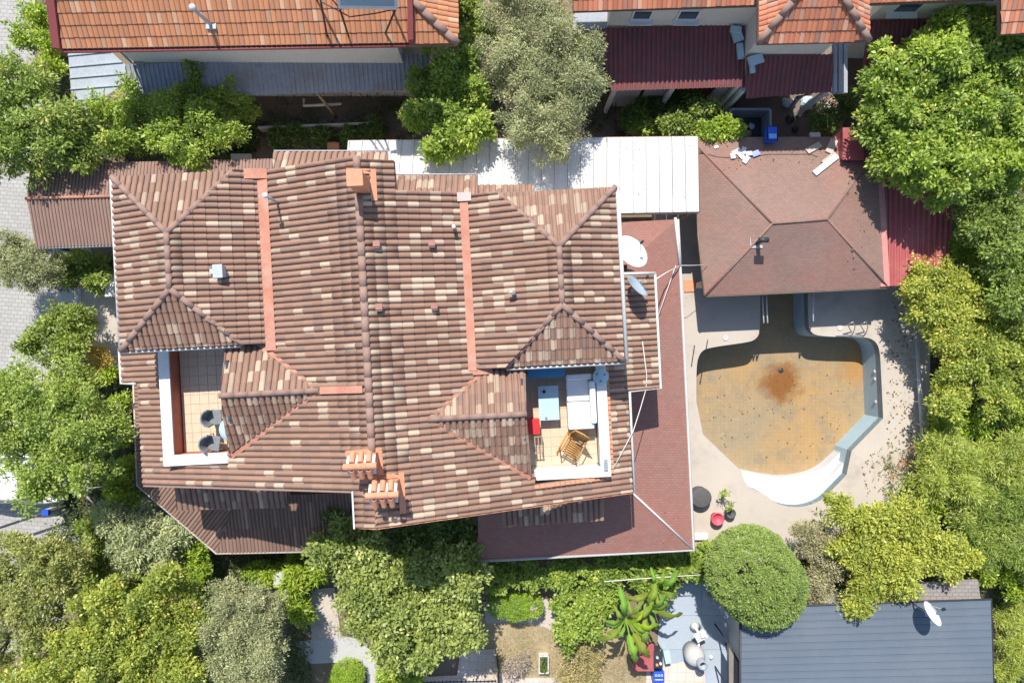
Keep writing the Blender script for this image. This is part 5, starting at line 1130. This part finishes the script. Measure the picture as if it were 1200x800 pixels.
# ---------------------------------------------------------------- west terrace furniture
def chair(label, px, py, ang, m=MT['charcoal']):
    c = P(px, py, FZ + .45); c.z = FZ; root = empty('garden_chair', label, 'chair', c, 'grey chairs on the west terrace')
    R = Matrix.Rotation(ang, 3, 'Z'); f = lambda x, y, z: c + R @ Vector((x, y, z))
    b = MB(); b.box(f(0, 0, .43), (.44, .44, .06), ang); b.build('seat', m, root, bevel=.02)
    vs = []; fs = []; N = 8                 # curved tub back
    for h, rr in ((.44, .22), (.80, .27)):
        for k in range(N + 1):
            t = RAD(100 + 160 * k / N); vs.append(f(rr * math.cos(t), rr * math.sin(t), h))
        for k in range(N + 1):
            t = RAD(100 + 160 * (N - k) / N); vs.append(f((rr - .04) * math.cos(t), (rr - .04) * math.sin(t), h))
    n = 2 * N + 2
    for k in range(n): fs.append((k, (k + 1) % n, n + (k + 1) % n, n + k))
    for k in range(N): fs.append((n + k, n + k + 1, n + n - 2 - k, n + n - 1 - k)); fs.append((n - 1 - k, n - 2 - k, k + 1, k))
    MB().add(vs, fs).build('backrest', m, root)
    for sx in (-.18, .18):
        for sy in (-.18, .18):
            b = MB(); b.tube([f(sx, sy, .41), f(sx * 1.15, sy * 1.15, .004)], .018, 6); b.build('leg', MT['metal'], root)
chair('grey tub chair on west terrace, nearer the villa upper block', 251, 489, RAD(5))
chair('grey tub chair on west terrace, nearer the south coping', 249, 519, RAD(-8))
c = P(270, 503, FZ + .75); c.z = FZ
tb_ = empty('round_table', 'pale round table beside two grey chairs on west terrace', 'table', c)
MB().lathe(c, [(0, .74), (.34, .74), (.345, .725), (.33, .71), (0, .71)], 24).build('tabletop', MT['bluetop'], tb_)
b = MB(); b.tube([c + Vector((0, 0, .02)), c + Vector((0, 0, .72))], .035, 8); b.lathe(c, [(.22, .004), (.22, .02), (.03, .05)], 16); b.build('pedestal', MT['metal'], tb_)
c2 = P(266, 524, FZ + .75); c2.z = FZ; b = MB(); b.lathe(c2, [(0, .0), (.13, .0), (.16, .3), (.15, .31), (.12, .28), (0, .27)], 16); tag(b.build('white_pot', MT['parapet']), 'white round pot on the west terrace floor beside the grey chair', 'pot')
# ---------------------------------------------------------------- east terrace furniture
R3 = Matrix.Rotation(TH, 3, 'Z')
def fr(px, py, z):
    c = P(px, py, z); c.z = FZ; return c
c = fr(680, 470, FZ + .45)
sofa = empty('sofa', 'white cushioned sofa beside the east terrace coping', 'sofa', c); f = lambda x, y, z: c + R3 @ Vector((x, y, z))
MB().box(f(.02, 0, .2), (.82, 1.55, .28), TH).build('base', MT['gutter'], sofa)
for k, y in enumerate((.32, -.33)): MB().box(f(-.06, y, .40), (.66, .63, .15), TH).build('seat_cushion', MT['fabric'], sofa, bevel=.04)
MB().box(f(.35, -.02, .55), (.17, 1.25, .42), TH).build('back_cushion', MT['fabric'], sofa, bevel=.05)
for y in (.72, -.72): MB().box(f(-.02, y, .42), (.76, .17, .44), TH).build('armrest', MT['fabric'], sofa, bevel=.04)
for x in (-.34, .36):
    for y in (-.7, .7): MB().box(f(x, y, .033), (.06, .06, .06), TH).build('leg', MT['dark'], sofa)
c = fr(643, 472, FZ + .42); ct = empty('coffee_table', 'pale blue rectangular coffee table on east terrace', 'table', c); f = lambda x, y, z: c + R3 @ Vector((x, y, z))
MB().box(f(0, 0, .41), (.6, 1.02, .04), TH).build('tabletop', MT['bluetop'], ct, bevel=.008)
for x in (-.25, .25):
    for y in (-.45, .45): MB().box(f(x, y, .195), (.05, .05, .385), TH).build('leg', MT['gutter'], ct)
b = MB(); b.lathe(f(-.12, .34, .43), [(0, .04), (.045, .04), (.05, 0), (0, 0)], 10); tag(b.build('ashtray', MT['dark']), 'small black ashtray on coffee table end shaded by eave', 'ashtray')
b = MB(); b.lathe(f(-.1, -.42, .43), [(0, .03), (.035, .05), (.04, 0), (0, 0)], 10); tag(b.build('cup', MT['dishgrey']), 'small grey cup on coffee table sunlit end', 'cup')
b = MB(); cc = P(704, 441, PZ + .12); b.lathe((cc.x, cc.y, PZ), [(0, .13), (.22, .13), (.235, .12), (.235, .09), (.21, .08), (.10, .06), (.09, 0), (0, 0)], 24)
rt = b.build('round_stand', MT['bluetop'], None, (cc.x, cc.y, PZ)); tag(rt, 'pale blue round stand on white coping beside the sofa', 'stand')
for k in range(3):
    an = 2.1 * k + .5; b = MB(); b.lathe((cc.x + .13 * math.cos(an), cc.y + .13 * math.sin(an), PZ + .13), [(0, .012), (.03, .012), (.03, 0)], 10); b.build('bolt', MT['charcoal'], rt)
c = fr(625, 500, FZ + .5); b = MB(); b.box((c.x, c.y, FZ + .235), (.36, .42, .46), TH); b.box((c.x, c.y, FZ + .475), (.38, .44, .03), TH); tag(b.build('red_box', MT['red'], None, c), 'bright red box against dormer wall on east terrace', 'box')
c = fr(631, 521, FZ + .4); wc = empty('wooden_rack', 'small slatted wooden stool beside the red box on terrace', 'stool', c); f = lambda x, y, z: c + R3 @ Vector((x, y, z))
for x in (-.10, 0, .10): MB().box(f(x, 0, .42), (.03, .52, .02), TH).build('slat', MT['wood'], wc)
for y in (-.24, .24): MB().box(f(0, y, .395), (.26, .03, .03), TH).build('crossbar', MT['wood'], wc)
for x in (-.11, .11):
    for y in (-.24, .24): MB().box(f(x, y, .195), (.03, .03, .37), TH).build('leg', MT['wood'], wc)
# rattan rocking chair
c = fr(672, 522, FZ + .5); RK = Matrix.Rotation(RAD(-30), 3, 'Z'); f = lambda x, y, z: c + RK @ Vector((x, y, z))
rk = empty('rocking_chair', 'golden rattan rocking chair on east terrace tiles', 'chair', c)
for sx in (-.27, .27):
    b = MB(); b.tube([f(sx, -.48 + .12 * k, .025 + .22 * ((-.48 + .12 * k) / .48) ** 2 * .5) for k in range(9)], .02, 7); b.build('rocker', MT['rattan'], rk)
    b = MB(); b.tube([f(sx, -.3, .07), f(sx, -.34, .62), f(sx, -.2, .66), f(sx, .25, .62), f(sx * .95, .3, .45)], .02, 7); b.build('armrest', MT['rattan'], rk)
    b = MB(); b.tube([f(sx, .22, .06), f(sx * .95, .28, .5), f(sx * .9, .45, 1.02)], .02, 7); b.build('back_post', MT['rattan'], rk)
for k in range(9): b = MB(); b.tube([f(-.25, -.30 + .065 * k, .40 - .008 * k), f(.25, -.30 + .065 * k, .40 - .008 * k)], .022, 6); b.build('seat_cane', MT['rattan'], rk)
for k in range(9): b = MB(); y = .29 + .018 * k; b.tube([f(-.25, y, .42 + .07 * k), f(.25, y, .42 + .07 * k)], .018, 6); b.build('back_cane', MT['rattan'], rk)
b = MB(); b.tube([f(-.25, .45, 1.02), f(0, .47, 1.08), f(.25, .45, 1.02)], .024, 7); b.build('top_rail', MT['rattan'], rk)
b = MB(); b.tube([f(-.27, -.3, .38), f(.27, -.3, .38)], .022, 7); b.tube([f(-.27, .25, .36), f(.27, .25, .36)], .022, 7); b.tube([f(-.27, -.3, .2), f(-.27, .24, .2)], .015, 6); b.tube([f(.27, -.3, .2), f(.27, .24, .2)], .015, 6); b.build('seat_frame', MT['rattan'], rk)
c = fr(640, 436, FZ + .9); b = MB(); b.box((c.x, c.y + .02, FZ + .46), (1.0, .3, .9), TH); b.box((c.x, c.y + .02, FZ + .925), (1.06, .34, .03), TH); tag(b.build('blue_cabinet', mat('deep_blue_paint', (.05, .22, .42), .5, .1), None, c), 'deep blue low cabinet under the eave on east terrace', 'cabinet')
c = U3(2.55, -3.75, PZ); b = MB(); b.box(c + Vector((0, 0, .02)), (.12, .34, .04), TH); 
for k in range(6): b.box(U3(2.55, -3.88 + .05 * k, PZ + .045), (.10, .02, .012), TH)
tag(b.build('drain_grate', MT['metal']), 'small grey grate lying on the white coping corner', 'grate')
# ---------------------------------------------------------------- pool deck fittings
def rail(name, label, pts, r=.022, m='metal', cat='rail', group=None):
    b = MB(); b.tube(pts, r, 8); return tag(b.build(name, MT[m]), label, cat, group)
for x in (893.5, 898): rail('pool_rail', 'pale steel rail in pool channel under pavilion eave', [P(x, 345, DK), P(x, 345, 1.05), P(x + 1.5, 378, 1.05), P(x + 1.5, 378, DK)], .025, 'gutter', 'rail', 'rails by the pool channel')
rail('grab_rail', 'pale steel rail standing alone on deck near the ladder handles under eave', [P(953, 342, DK), P(953, 342, 1.0), P(953, 376, 1.0), P(953, 376, DK)], .025, 'gutter')
for x in (995, 1010):
    rail('ladder_handle', 'looped steel pool ladder handle at pool edge', [P(x + 3, 389, DK), P(x - 2, 380, .85), P(x + 5, 377, 1.0), P(x + 7, 383, .85), P(x + 3, 397, -.2)], .02, 'metal', 'pool handle', 'pool ladder handles')
b = MB(); b.box(P(995, 393.0, DK + .02), (1.0, .05, .04)); tag(b.build('pool_edge_bar', MT['metal']), 'steel bar lying along pool edge below the ladder handles', 'bar')
rail('deck_pole', 'thin bent steel pole standing on pool deck by pavilion post', [P(829, 400, DK), P(829, 400, 1.4), P(829, 396, 1.45)], .02)
rail('deck_pole', 'thin straight steel pole standing at deck edge beside porch', [P(814, 404, DK), P(814, 404, 1.5)], .02)
for px, py in ((850, 396), (984, 384)):
    b = MB(); c = P(px, py, DK); b.lathe(c, [(0, .02), (.06, .02), (.07, .035), (.10, .03), (.11, 0), (0, 0)], 16, m=0); tag(b.build('skimmer_lid', MT['dark' if False else 'gutter']), 'round white skimmer lid set in pool deck ' + ('beside ladder handles' if px > 900 else 'beside thin steel poles'), 'lid', 'skimmer lids')
c = P(915, 434, PD); MB_ = MB().lathe(c, [(0, .015), (.10, .015), (.11, 0)], 14); tag(MB_.build('pool_drain', MT['dark']), 'dark round drain inside rust stain on pool floor', 'drain')
b = MB(); b.box(P(808, 335, DK + .025), (.42, .45, .045), RAD(2)); tag(b.build('orange_tile', MT['orange'], bevel=.006), 'square orange clay slab lying on pool deck', 'slab')
for px, py in ((1026, 436), (1028, 445), (1028, 472)):
    b = MB(); rp = P(1031.5 + (py - 402) * .037, py, DK); q = Vector((rp.x - .02, rp.y, -.1)); b.lathe(q, [(0, .03), (.06, .02), (.08, 0), (0, 0)], 12, ax=Vector((-1, 0, 0)).to_track_quat('Z', 'Y').to_matrix()); tag(b.build('pool_jet', MT['gutter']), 'round white inlet nozzle on east pool wall', 'nozzle', 'pool wall nozzles')
c = P(822, 583, .75); c.z = DK; wt = empty('round_tank', 'dark grey round lidded tank beside porch on pool deck', 'tank', c)
MB().lathe(c, [(0, 0), (.34, 0), (.36, .02), (.36, .36), (.34, .37), (0, .37)], 28).build('body', MT['rubber'], wt); MB().lathe(c, [(.34, .371), (.375, .375), (.375, .41), (.33, .425), (.1, .435), (0, .435)], 28).build('lid', MT['rubber'], wt)
c = P(840, 607, .6); c.z = DK; b = MB(); b.lathe(c, [(0, 0), (.16, 0), (.22, .34), (.24, .35), (.24, .38), (.2, .38), (.18, .3), (0, .28)], 18); tag(b.build('pink_pot', MT['pink']), 'pinkish red plastic pot beside dark tank on deck', 'pot')
c = P(856, 601, .6); c.z = DK; b = MB(); b.lathe(c, [(0, 0), (.13, 0), (.17, .28), (.19, .29), (.19, .31), (.15, .31), (.14, .25), (0, .24)], 18); tag(b.build('black_pot', MT['rubber']), 'black plastic pot beside pinkish red pot on deck', 'pot')
b = MB(); b.box(P(821, 628, DK + .06), (.5, .22, .12)); b.box(P(821, 628, DK + .15), (.54, .26, .06)); tag(b.build('white_block', MT['parapet']), 'small white block step beside porch corner gutter', 'block')
b = MB(); b.tube([P(1074, 392, .7), P(1082, 524, .7)], .07, 10)
fp = b.build('pipe_rail', MT['concgrey']); tag(fp, 'grey pipe rail along east edge of pool deck', 'rail')
for k in range(6):
    q = P(1074 + 8 * k / 5, 392 + 132 * k / 5, .68); b = MB(); b.tube([(q.x, q.y, 0), (q.x, q.y, .68)], .04, 8); b.build('post', MT['concgrey'], fp)
# ---------------------------------------------------------------- things lying on the pavilion roof and in the junk yard behind it
plN = plane3((808, 161, Ez), (1037, 160, Ez), (937, 259, Rz))
def onroof(name, label, px, py, d, ang, m, cat, group=None):
    p = hit(px, py, plN); t_, dn_, n_ = frame(plN); R = Matrix((t_, dn_, n_)).transposed() @ Matrix.Rotation(ang, 3, 'Z'); b = MB(); b.box(p + n_ * (d[2] / 2 + .008), d, M4=R); return tag(b.build(name, m, bevel=.006), label, cat, group)
onroof('white_plank', 'long white board lying diagonally on pavilion shingles', 967, 194, (1.1, .2, .06), RAD(-142), MT['parapet'], 'board')
onroof('stone_slab', 'pale stone slab lying against long white board on shingles', 972, 187, (.62, .24, .05), RAD(-142), MT['stone_path'], 'slab')
onroof('stone_slab', 'pale stone slab lying alone between rubble and white board', 953, 174, (.58, .22, .05), RAD(-150), MT['stone_path'], 'slab')
onroof('stone_slab', 'broken stone slab lying beside red cabinet on shingles', 974, 172, (.6, .26, .05), RAD(-118), MT['stone_path'], 'slab')
onroof('stone_slab', 'pale stone block at the pavilion north eave', 954, 159.5, (.36, .16, .1), RAD(0), MT['stone_path'], 'slab')
for k, (px, py, a_, l_) in enumerate(((863, 178, .5, .34), (871, 177, 1.2, .28), (868, 183, 2.2, .3), (874, 188, .9, .3), (877, 181, .1, .22), (858, 184, 1.7, .2))): onroof('paper_scrap', 'white scrap sheet in the heap on pavilion shingles', px, py, (l_, .16, .02 + .012 * k), a_, MT['parapet'], 'scrap', 'white scraps heaped on the pavilion roof')
onroof('blue_cloth', 'pale violet blue cloth bundle beside white scraps on shingles', 885, 181, (.28, .2, .07), .4, mat('violet_cloth', (.30, .34, .62), .9), 'cloth')
onroof('white_scrap', 'tiny pale scrap near pavilion roof west hip', 839, 173, (.15, .1, .04), .4, MT['parapet'], 'scrap')
c = P(902, 159, 2.3); c.z = 2.4; bc = empty('blue_crate', 'bright blue plastic crate at pavilion north eave', 'crate', c)
b = MB(); b.box(c + Vector((0, 0, .14)), (.36, .5, .04))
for dx, dy, sx_, sy_ in ((-.17, 0, .03, .5), (.17, 0, .03, .5), (0, .24, .31, .03), (0, -.24, .31, .03)): b.box(c + Vector((dx, dy, .0)), (sx_, sy_, .32))
b.build('shell', MT['plastic_blue'], bc); MB().box(c + Vector((.0, -.1, .17)), (.26, .16, .03)).build('lid', mat('pale_blue_plastic', (.2, .4, .75), .4), bc)
b = MB(); b.box(c + Vector((0, -.02, -.22)), (.3, .4, .1)); b.build('base', MT['plastic_blue'], bc)
c = P(886, 140, 2.0); fr_ = empty('scrap_trailer', 'grey steel frame skip full of scrap behind the pavilion', 'skip', (c.x, c.y, 0))
for dx, dy, sx_, sy_ in ((-.72, 0, .08, 1.1), (.72, 0, .08, 1.1), (0, .55, 1.36, .08), (0, -.55, 1.36, .08)): MB().box((c.x + dx, c.y + dy, 1.0), (sx_, sy_, .9)).build('side_panel', MT['zinc2'], fr_)
MB().box((c.x, c.y, .58), (1.36, 1.02, .08)).build('floor_panel', MT['dark'], fr_)
for dx in (-.6, .6):
    for dy in (-.45, .45): MB().box((c.x + dx, c.y + dy, .27), (.1, .1, .54)).build('leg', MT['dark'], fr_)
jr = random.Random(4)
jm = [MT['concgrey'], MT['zinc'], MT['wood'], MT['dark'], MT['bluetop'], MT['stone_path']]
adj = ['grey concrete', 'dull metal', 'brown timber', 'black', 'pale blue', 'stone']
def lump(c, r, sd, m):
    bm = bmesh.new(); bmesh.ops.create_icosphere(bm, subdivisions=2, radius=r); q = random.Random(sd)
    for v in bm.verts: v.co *= q.uniform(.75, 1.15); v.co.z = max(-r * .5, v.co.z * .7)
    me = bpy.data.meshes.new('rubble'); bm.to_mesh(me); bm.free(); me.materials.append(m); o = bpy.data.objects.new('rubble', me); COL.objects.link(o); o.location = Vector(c) + Vector((0, 0, r * .5)); return o
for k in range(16):
    px, py = jr.uniform(908, 984), jr.uniform(118, 160); i = k % 6; tag(lump(P(px, py, .02), jr.uniform(.12, .28), k, jm[i]), adj[i] + ' rubble lump in the shaded junk yard behind pavilion', 'rubble', 'rubble heap ' + adj[i])
for k, (px, py, r) in enumerate(((866, 142, .16), (874, 136, .14), (892, 144, .15), (898, 133, .13), (880, 146, .15))): 
    q = P(px, py, .62); tag(lump((c.x + (px - 886) * .025, c.y - (py - 140) * .025, .62), r, 50 + k, jm[(k * 2 + 4) % 6]), 'scrap lump inside the grey steel frame skip', 'scrap', 'scrap in the skip')
b = MB(); b.tube([P(922, 133, .4), P(935, 115, 1.6), P(950, 108, 1.9)], [.05, .09, .11], 8); tag(b.build('bent_sheet_pipe', MT['zinc']), 'pale bent pipe leaning from junk yard up to the red porch', 'pipe')
for k, (px, py) in enumerate(((864, 30), (868, 36), (866, 48), (862, 42))): pass
b = MB(); b.box(hit(862, 42, plP) + Vector((0, 0, .12)), (.32, .5, .12), .3); b.box(hit(860, 38, plP) + Vector((0, 0, .2)), (.36, .2, .08), -.2); tag(b.build('plastic_sheet', MT['bluetop']), 'pale blue folded sheet on the dark red porch beside turret', 'sheet')
b = MB(); b.box(hit(866, 62, plP) + Vector((0, 0, .12)), (.2, .5, .12), .1); tag(b.build('plastic_sheet', MT['bluetop']), 'narrow pale blue bundle on the dark red porch', 'sheet')
b = MB(); b.box(hit(884, 72, plP2) + Vector((0, 0, .12)), (.5, .3, .1), .3); b.box(hit(880, 82, plP2) + Vector((0, 0, .12)), (.16, .3, .1), .1); tag(b.build('plastic_sheet', MT['bluetop']), 'crumpled pale blue sheet below the orange turret eave', 'sheet')
# ---------------------------------------------------------------- south patio: oven, table, boxes
c = P(815, 769, .6); c.z = .053; ov = empty('garden_oven', 'round grey plastered garden oven with short round flue', 'oven', c)
MB().lathe(c, [(0, 0), (.36, 0), (.38, .45), (.36, .58), (.28, .68), (.15, .74), (0, .76)], 28).build('dome', MT['concgrey'], ov)
fl_ = c + Vector((.14, -.10, 0)); b = MB(); b.lathe(fl_, [(.17, .6), (.17, 1.05), (.12, 1.06), (.11, .8), (0, .8)], 22); b.build('flue', MT['zinc2'], ov)
MB().lathe(fl_, [(0, .82), (.108, .82)], 18).build('flue_mouth', MT['dark'], ov)
c = P(822, 746, .9); c.z = .05; b = MB(); b.lathe(c, [(0, 0), (.22, 0), (.05, .08), (.04, .72), (.0, .72)], 12); b.box(c + Vector((0, 0, .74)), (.42, .34, .05), .5); b.box(c + Vector((.06, .1, .84)), (.2, .18, .16), .3); b.box(c + Vector((-.02, -.34, .5)), (.08, .3, .04), .1)
tag(b.build('white_stand', MT['parapet']), 'white garden stand beside the round oven on patio', 'stand')
for i, (px, py) in enumerate(((845, 777),)):
    b = MB(); b.lathe(P(px - 12, py - 8, .06), [(0, .12), (.06, .1), (.07, 0)], 10); tag(b.build('float_ball', MT['parapet']), 'tiny white float on the patio east of oven', 'float')
tc = P(754, 770, .8); tc.z = .02; tt_ = empty('red_table', 'dark red rectangular table under banana leaves', 'table', tc)
MB().box(tc + Vector((0, 0, .78)), (.78, 1.0, .04)).build('tabletop', MT['redsheet'], tt_, bevel=.01)
for x in (-.33, .33):
    for y in (-.44, .44): MB().box(tc + Vector((x, y, .38)), (.06, .06, .76)).build('leg', MT['wood'], tt_)
c = P(772, 793, .5); c.z = .053; b = MB(); b.box(c + Vector((0, 0, .24)), (.42, .4, .46)); bb = b.build('blue_box', MT['plastic_blue'], None, c, bevel=.02); tag(bb, 'blue box with white markings on the pink paving by red table', 'box')
for k in range(3):
    b = MB(); b.lathe(c + Vector((-.11 + .11 * k, .08, .472)), [(.028, .0), (.028, .006), (.045, .006), (.045, 0)], 12); b.build('white_ring_mark', MT['parapet'], bb)
b = MB(); b.box(c + Vector((0, -.08, .474)), (.3, .03, .006)); b.build('white_stripe', MT['parapet'], bb)
c = P(771, 772, .8); c.z = .045; sf = empty('wire_shelf', 'black shelf with small jars between red table and oven', 'shelf', c)
for zz in (.3, .78): MB().box(c + Vector((0, 0, zz)), (.34, .62, .03)).build('shelf_board', MT['dark'], sf)
for x in (-.15, .15):
    for y in (-.29, .29): MB().box(c + Vector((x, y, .39)), (.03, .03, .78)).build('upright', MT['dark'], sf)
for k, (dx, dy, mm, nm) in enumerate(((-.06, -.15, 'orange', 'orange'), (.07, -.1, 'parapet', 'white'), (-.05, .12, 'bluetop', 'pale blue'))):
    b = MB(); b.lathe(c + Vector((dx, dy, .795)), [(0, 0), (.05, 0), (.05, .12), (.035, .14), (0, .14)], 12); tag(b.build('jar', MT[mm]), nm + ' jar standing on black shelf by the red table', 'jar')
c = P(782, 769, .5); b = MB(); b.box((c.x, c.y, .5), (.22, .5, .04), .2); b.box((c.x, c.y, .27), (.18, .42, .42), .2); tag(b.build('pale_blue_bench', MT['bluetop']), 'small pale blue bench box beside black shelf', 'bench')
c = P(868, 700, .5); b = MB(); p0 = P(836, 702, .4); b.box((p0.x, p0.y, .3), (.32, .3, .5), .1); b.lathe((p0.x, p0.y, .55), [(0, .1), (.12, .08), (.13, 0)], 12); tag(b.build('gas_heater', MT['tank']), 'small dark grey heater in the dome tree shade on patio', 'heater')
gf = empty('glass_screen', 'dark framed glass screen leaning on grey building wall', 'screen', P(861, 790, 0))
a_, b__ = P(853, 752, 1.6), P(866, 776, 1.6); d2 = Vector((0, -1.6, 0))
b = MB(); 
for p_, q_ in ((a_, b__), (b__, b__ + d2), (b__ + d2, a_ + d2), (a_ + d2, a_)): b.tube([p_, q_], .035, 6)
for p_ in (a_, b__, a_ + d2, b__ + d2): b.tube([p_, Vector((p_.x, p_.y, .05))], .03, 6)
b.build('frame', MT['dark'], gf); b = MB(); b.prism([p - Vector((0, 0, .01)) for p in (a_, b__, b__ + d2, a_ + d2)], .015); b.build('pane', mat('smoky_pane', (.22, .20, .19), .25, .1, 2, 20, 0), gf)
# terrace railing and planter on the lawn
def railing(label, p, q):
    root = empty('railing', label, 'railing', (p.x, p.y, 0)); n_ = max(2, int((q - p).length / .14))
    for zz in (.95, .15): b = MB(); b.tube([p + Vector((0, 0, zz)), q + Vector((0, 0, zz))], .022, 6); b.build('rail', MT['dark'], root)
    me = None
    for k in range(n_ + 1):
        c_ = p.lerp(q, k / n_)
        if me is None:
            b = MB(); b.tube([(0, 0, .05), (0, 0, .95)], .012, 5); o = b.build('baluster', MT['dark']); me = o.data; bpy.data.objects.remove(o)
        o = bpy.data.objects.new('baluster', me); COL.objects.link(o); o.parent = root; o.location = c_ - root.location
railing('black iron railing facing the fig tree along pink paving', P(488, 797, 0), P(581, 795, 0)); railing('black iron railing running along pink paving toward dry lawn', P(583, 765, 0), P(585, 797, 0))
c = P(637, 777, .2); c.z = .02; pl_ = empty('white_planter', 'white rectangular planter with three small green plants on lawn', 'planter', c)
b = MB()
for dx, dy, sx_, sy_ in ((-.17, 0, .03, .66), (.17, 0, .03, .66), (0, .32, .31, .03), (0, -.32, .31, .03)): b.box(c + Vector((dx, dy, .15)), (sx_, sy_, .3))
b.box(c + Vector((0, 0, .06)), (.31, .61, .1)); b.build('box', MT['parapet'], pl_)
MB().box(c + Vector((0, 0, .18)), (.3, .6, .1)).build('soil', MT['soil'], pl_)
gg = np.random.default_rng(3)
for k in range(3):
    N = 90; pp = gg.normal(size=(N, 3)) * .05 + np.array([0, -.19 + .19 * k, .28]); dd = gg.normal(size=(N, 3)); nn = gg.normal(size=(N, 3)) * .4 + np.array([0, 0, 1]); cl = np.array((.09, .17, .03)) * (.7 + .8 * gg.random((N, 1)))
    me = leaves_mesh('seedling', pp, dd, nn, np.full(N, .09), np.full(N, .05), cl, MT['leaf']); o = bpy.data.objects.new('seedling', me); COL.objects.link(o); o.parent = pl_
b = MB(); b.box(P(331, 677, .35), (.42, .42, .7)); b.box(P(331, 677, .72), (.48, .48, .06)); tag(b.build('gate_pillar', MT['concgrey']), 'low pale square pillar at the south west garden border', 'pillar')
b = MB(); b.prism([P(302, 668, .25), P(356, 664, .25), P(356, 668, .25), P(302, 672, .25)], 0, bottom=0); tag(b.build('garden_kerb', MT['concgrey']), 'pale concrete kerb along the south west border', 'kerb')
# ---------------------------------------------------------------- street side: car, black pole
cc = P(14, 560, .6); cc.z = .03; car = empty('parked_car', 'white parked car mostly hidden under the street tree', 'car', cc)
f = lambda x, y, z: cc + Vector((x, y, z))
prof = [(-2.0, .35), (-2.05, .62), (-1.85, .82), (-1.1, .92), (-.55, 1.38), (.75, 1.42), (1.45, .95), (1.95, .86), (2.05, .6), (2.0, .35)]
vs = []; wds = [.78, .84, .84, .84, .62, .62, .84, .84, .82, .78]
for s_ in (-1, 1): vs += [f(x, s_ * w_, z) for (x, z), w_ in zip(prof, wds)]
n_ = len(prof); fs = [tuple(range(n_)), tuple(range(2 * n_ - 1, n_ - 1, -1))] + [(i, n_ + i, n_ + (i + 1) % n_, (i + 1) % n_) for i in range(n_)]
MB().add(vs, fs).build('body', MT['carwhite'], car, bevel=.06)
for (x0, z0, x1, z1) in ((-1.08, .93, -.60, 1.36), (.80, 1.40, 1.40, .99)):
    b = MB(); ofs = Vector((-.02 if x0 < 0 else .02, 0, .03)); w0, w1 = (.76, .58) if x0 < 0 else (.58, .76)
    b.add([f(x0, -w0, z0) + ofs, f(x0, w0, z0) + ofs, f(x1, w1, z1) + ofs, f(x1, -w1, z1) + ofs], [(0, 3, 2, 1)]); b.build('windscreen', MT['glass'], car)
for s_ in (-1, 1):
    b = MB(); b.add([f(-.9, s_ * .835, .98), f(1.15, s_ * .835, .98), f(.7, s_ * .66, 1.34), f(-.55, s_ * .66, 1.33)], [(0, 1, 2, 3)] if s_ < 0 else [(3, 2, 1, 0)]); o = b.build('side_window', MT['glass'], car); 
    for x in (-1.3, 1.3):
        R = Matrix.Rotation(RAD(90), 3, 'X'); b = MB(); b.lathe(f(x, s_ * .78, .31), [(.18, -.1), (.29, -.1), (.31, -.07), (.31, .07), (.29, .1), (.18, .1)], 20, ax=R); wh = b.build('wheel', MT['rubber'], car)
        b = MB(); b.lathe(f(x, s_ * .78, .31), [(0, -.08), (.18, -.09), (.18, .09), (0, .08)], 16, ax=R); b.build('rim', MT['metal'], wh)
    for x in (-2.02, 2.0): MB().box(f(x, s_ * .6, .68), (.08, .3, .12)).build('headlight' if x > 0 else 'tail_light', MT['gutter'] if x > 0 else MT['red'], car)
bm_ = empty('black_pole', 'black pole stretching across cobbled street', 'street_pole', P(76, 593, 0))  # dark line across the street, built as a black pole on a post
b = MB(); b.tube([P(-30, 628, .95), P(78, 592, .95)], .045, 8); b.build('rod', MT['dark'], bm_); q = P(76, 592, 0); MB().box((q.x, q.y, .5), (.2, .2, 1.0)).build('post', MT['concgrey'], bm_); MB().box((q.x, q.y, 1.06), (.24, .2, .12)).build('cap', MT['plastic_blue'], bm_)
b = MB(); q = P(104, 556, 4.6)
for a__, bb_ in (((104, 552), (101, 597)), ((104, 565), (88, 580)), ((103, 572), (120, 570)), ((102, 582), (112, 592)), ((104, 560), (90, 558))): b.tube([P(*a__, 4.9), P(*bb_, 4.7)], [.035, .012], 5)
b.tube([P(104, 553, 4.9), P(92, 530, 3.2), P(75, 508, 1.8)], [.035, .06, .08], 6); tag(b.build('dead_branch', MT['barkgrey']), 'bare pale dead branch sticking out of the street tree', 'branch')
b = MB(); p_ = P(131, 335, 1.0); b.box((p_.x, p_.y, .55), (.3, .75, 1.05)); b.box((p_.x - .01, p_.y, 1.1), (.34, .8, .05)); tag(b.build('air_conditioner', MT['gutter']), 'white air conditioner unit at villa west wall', 'air conditioner')
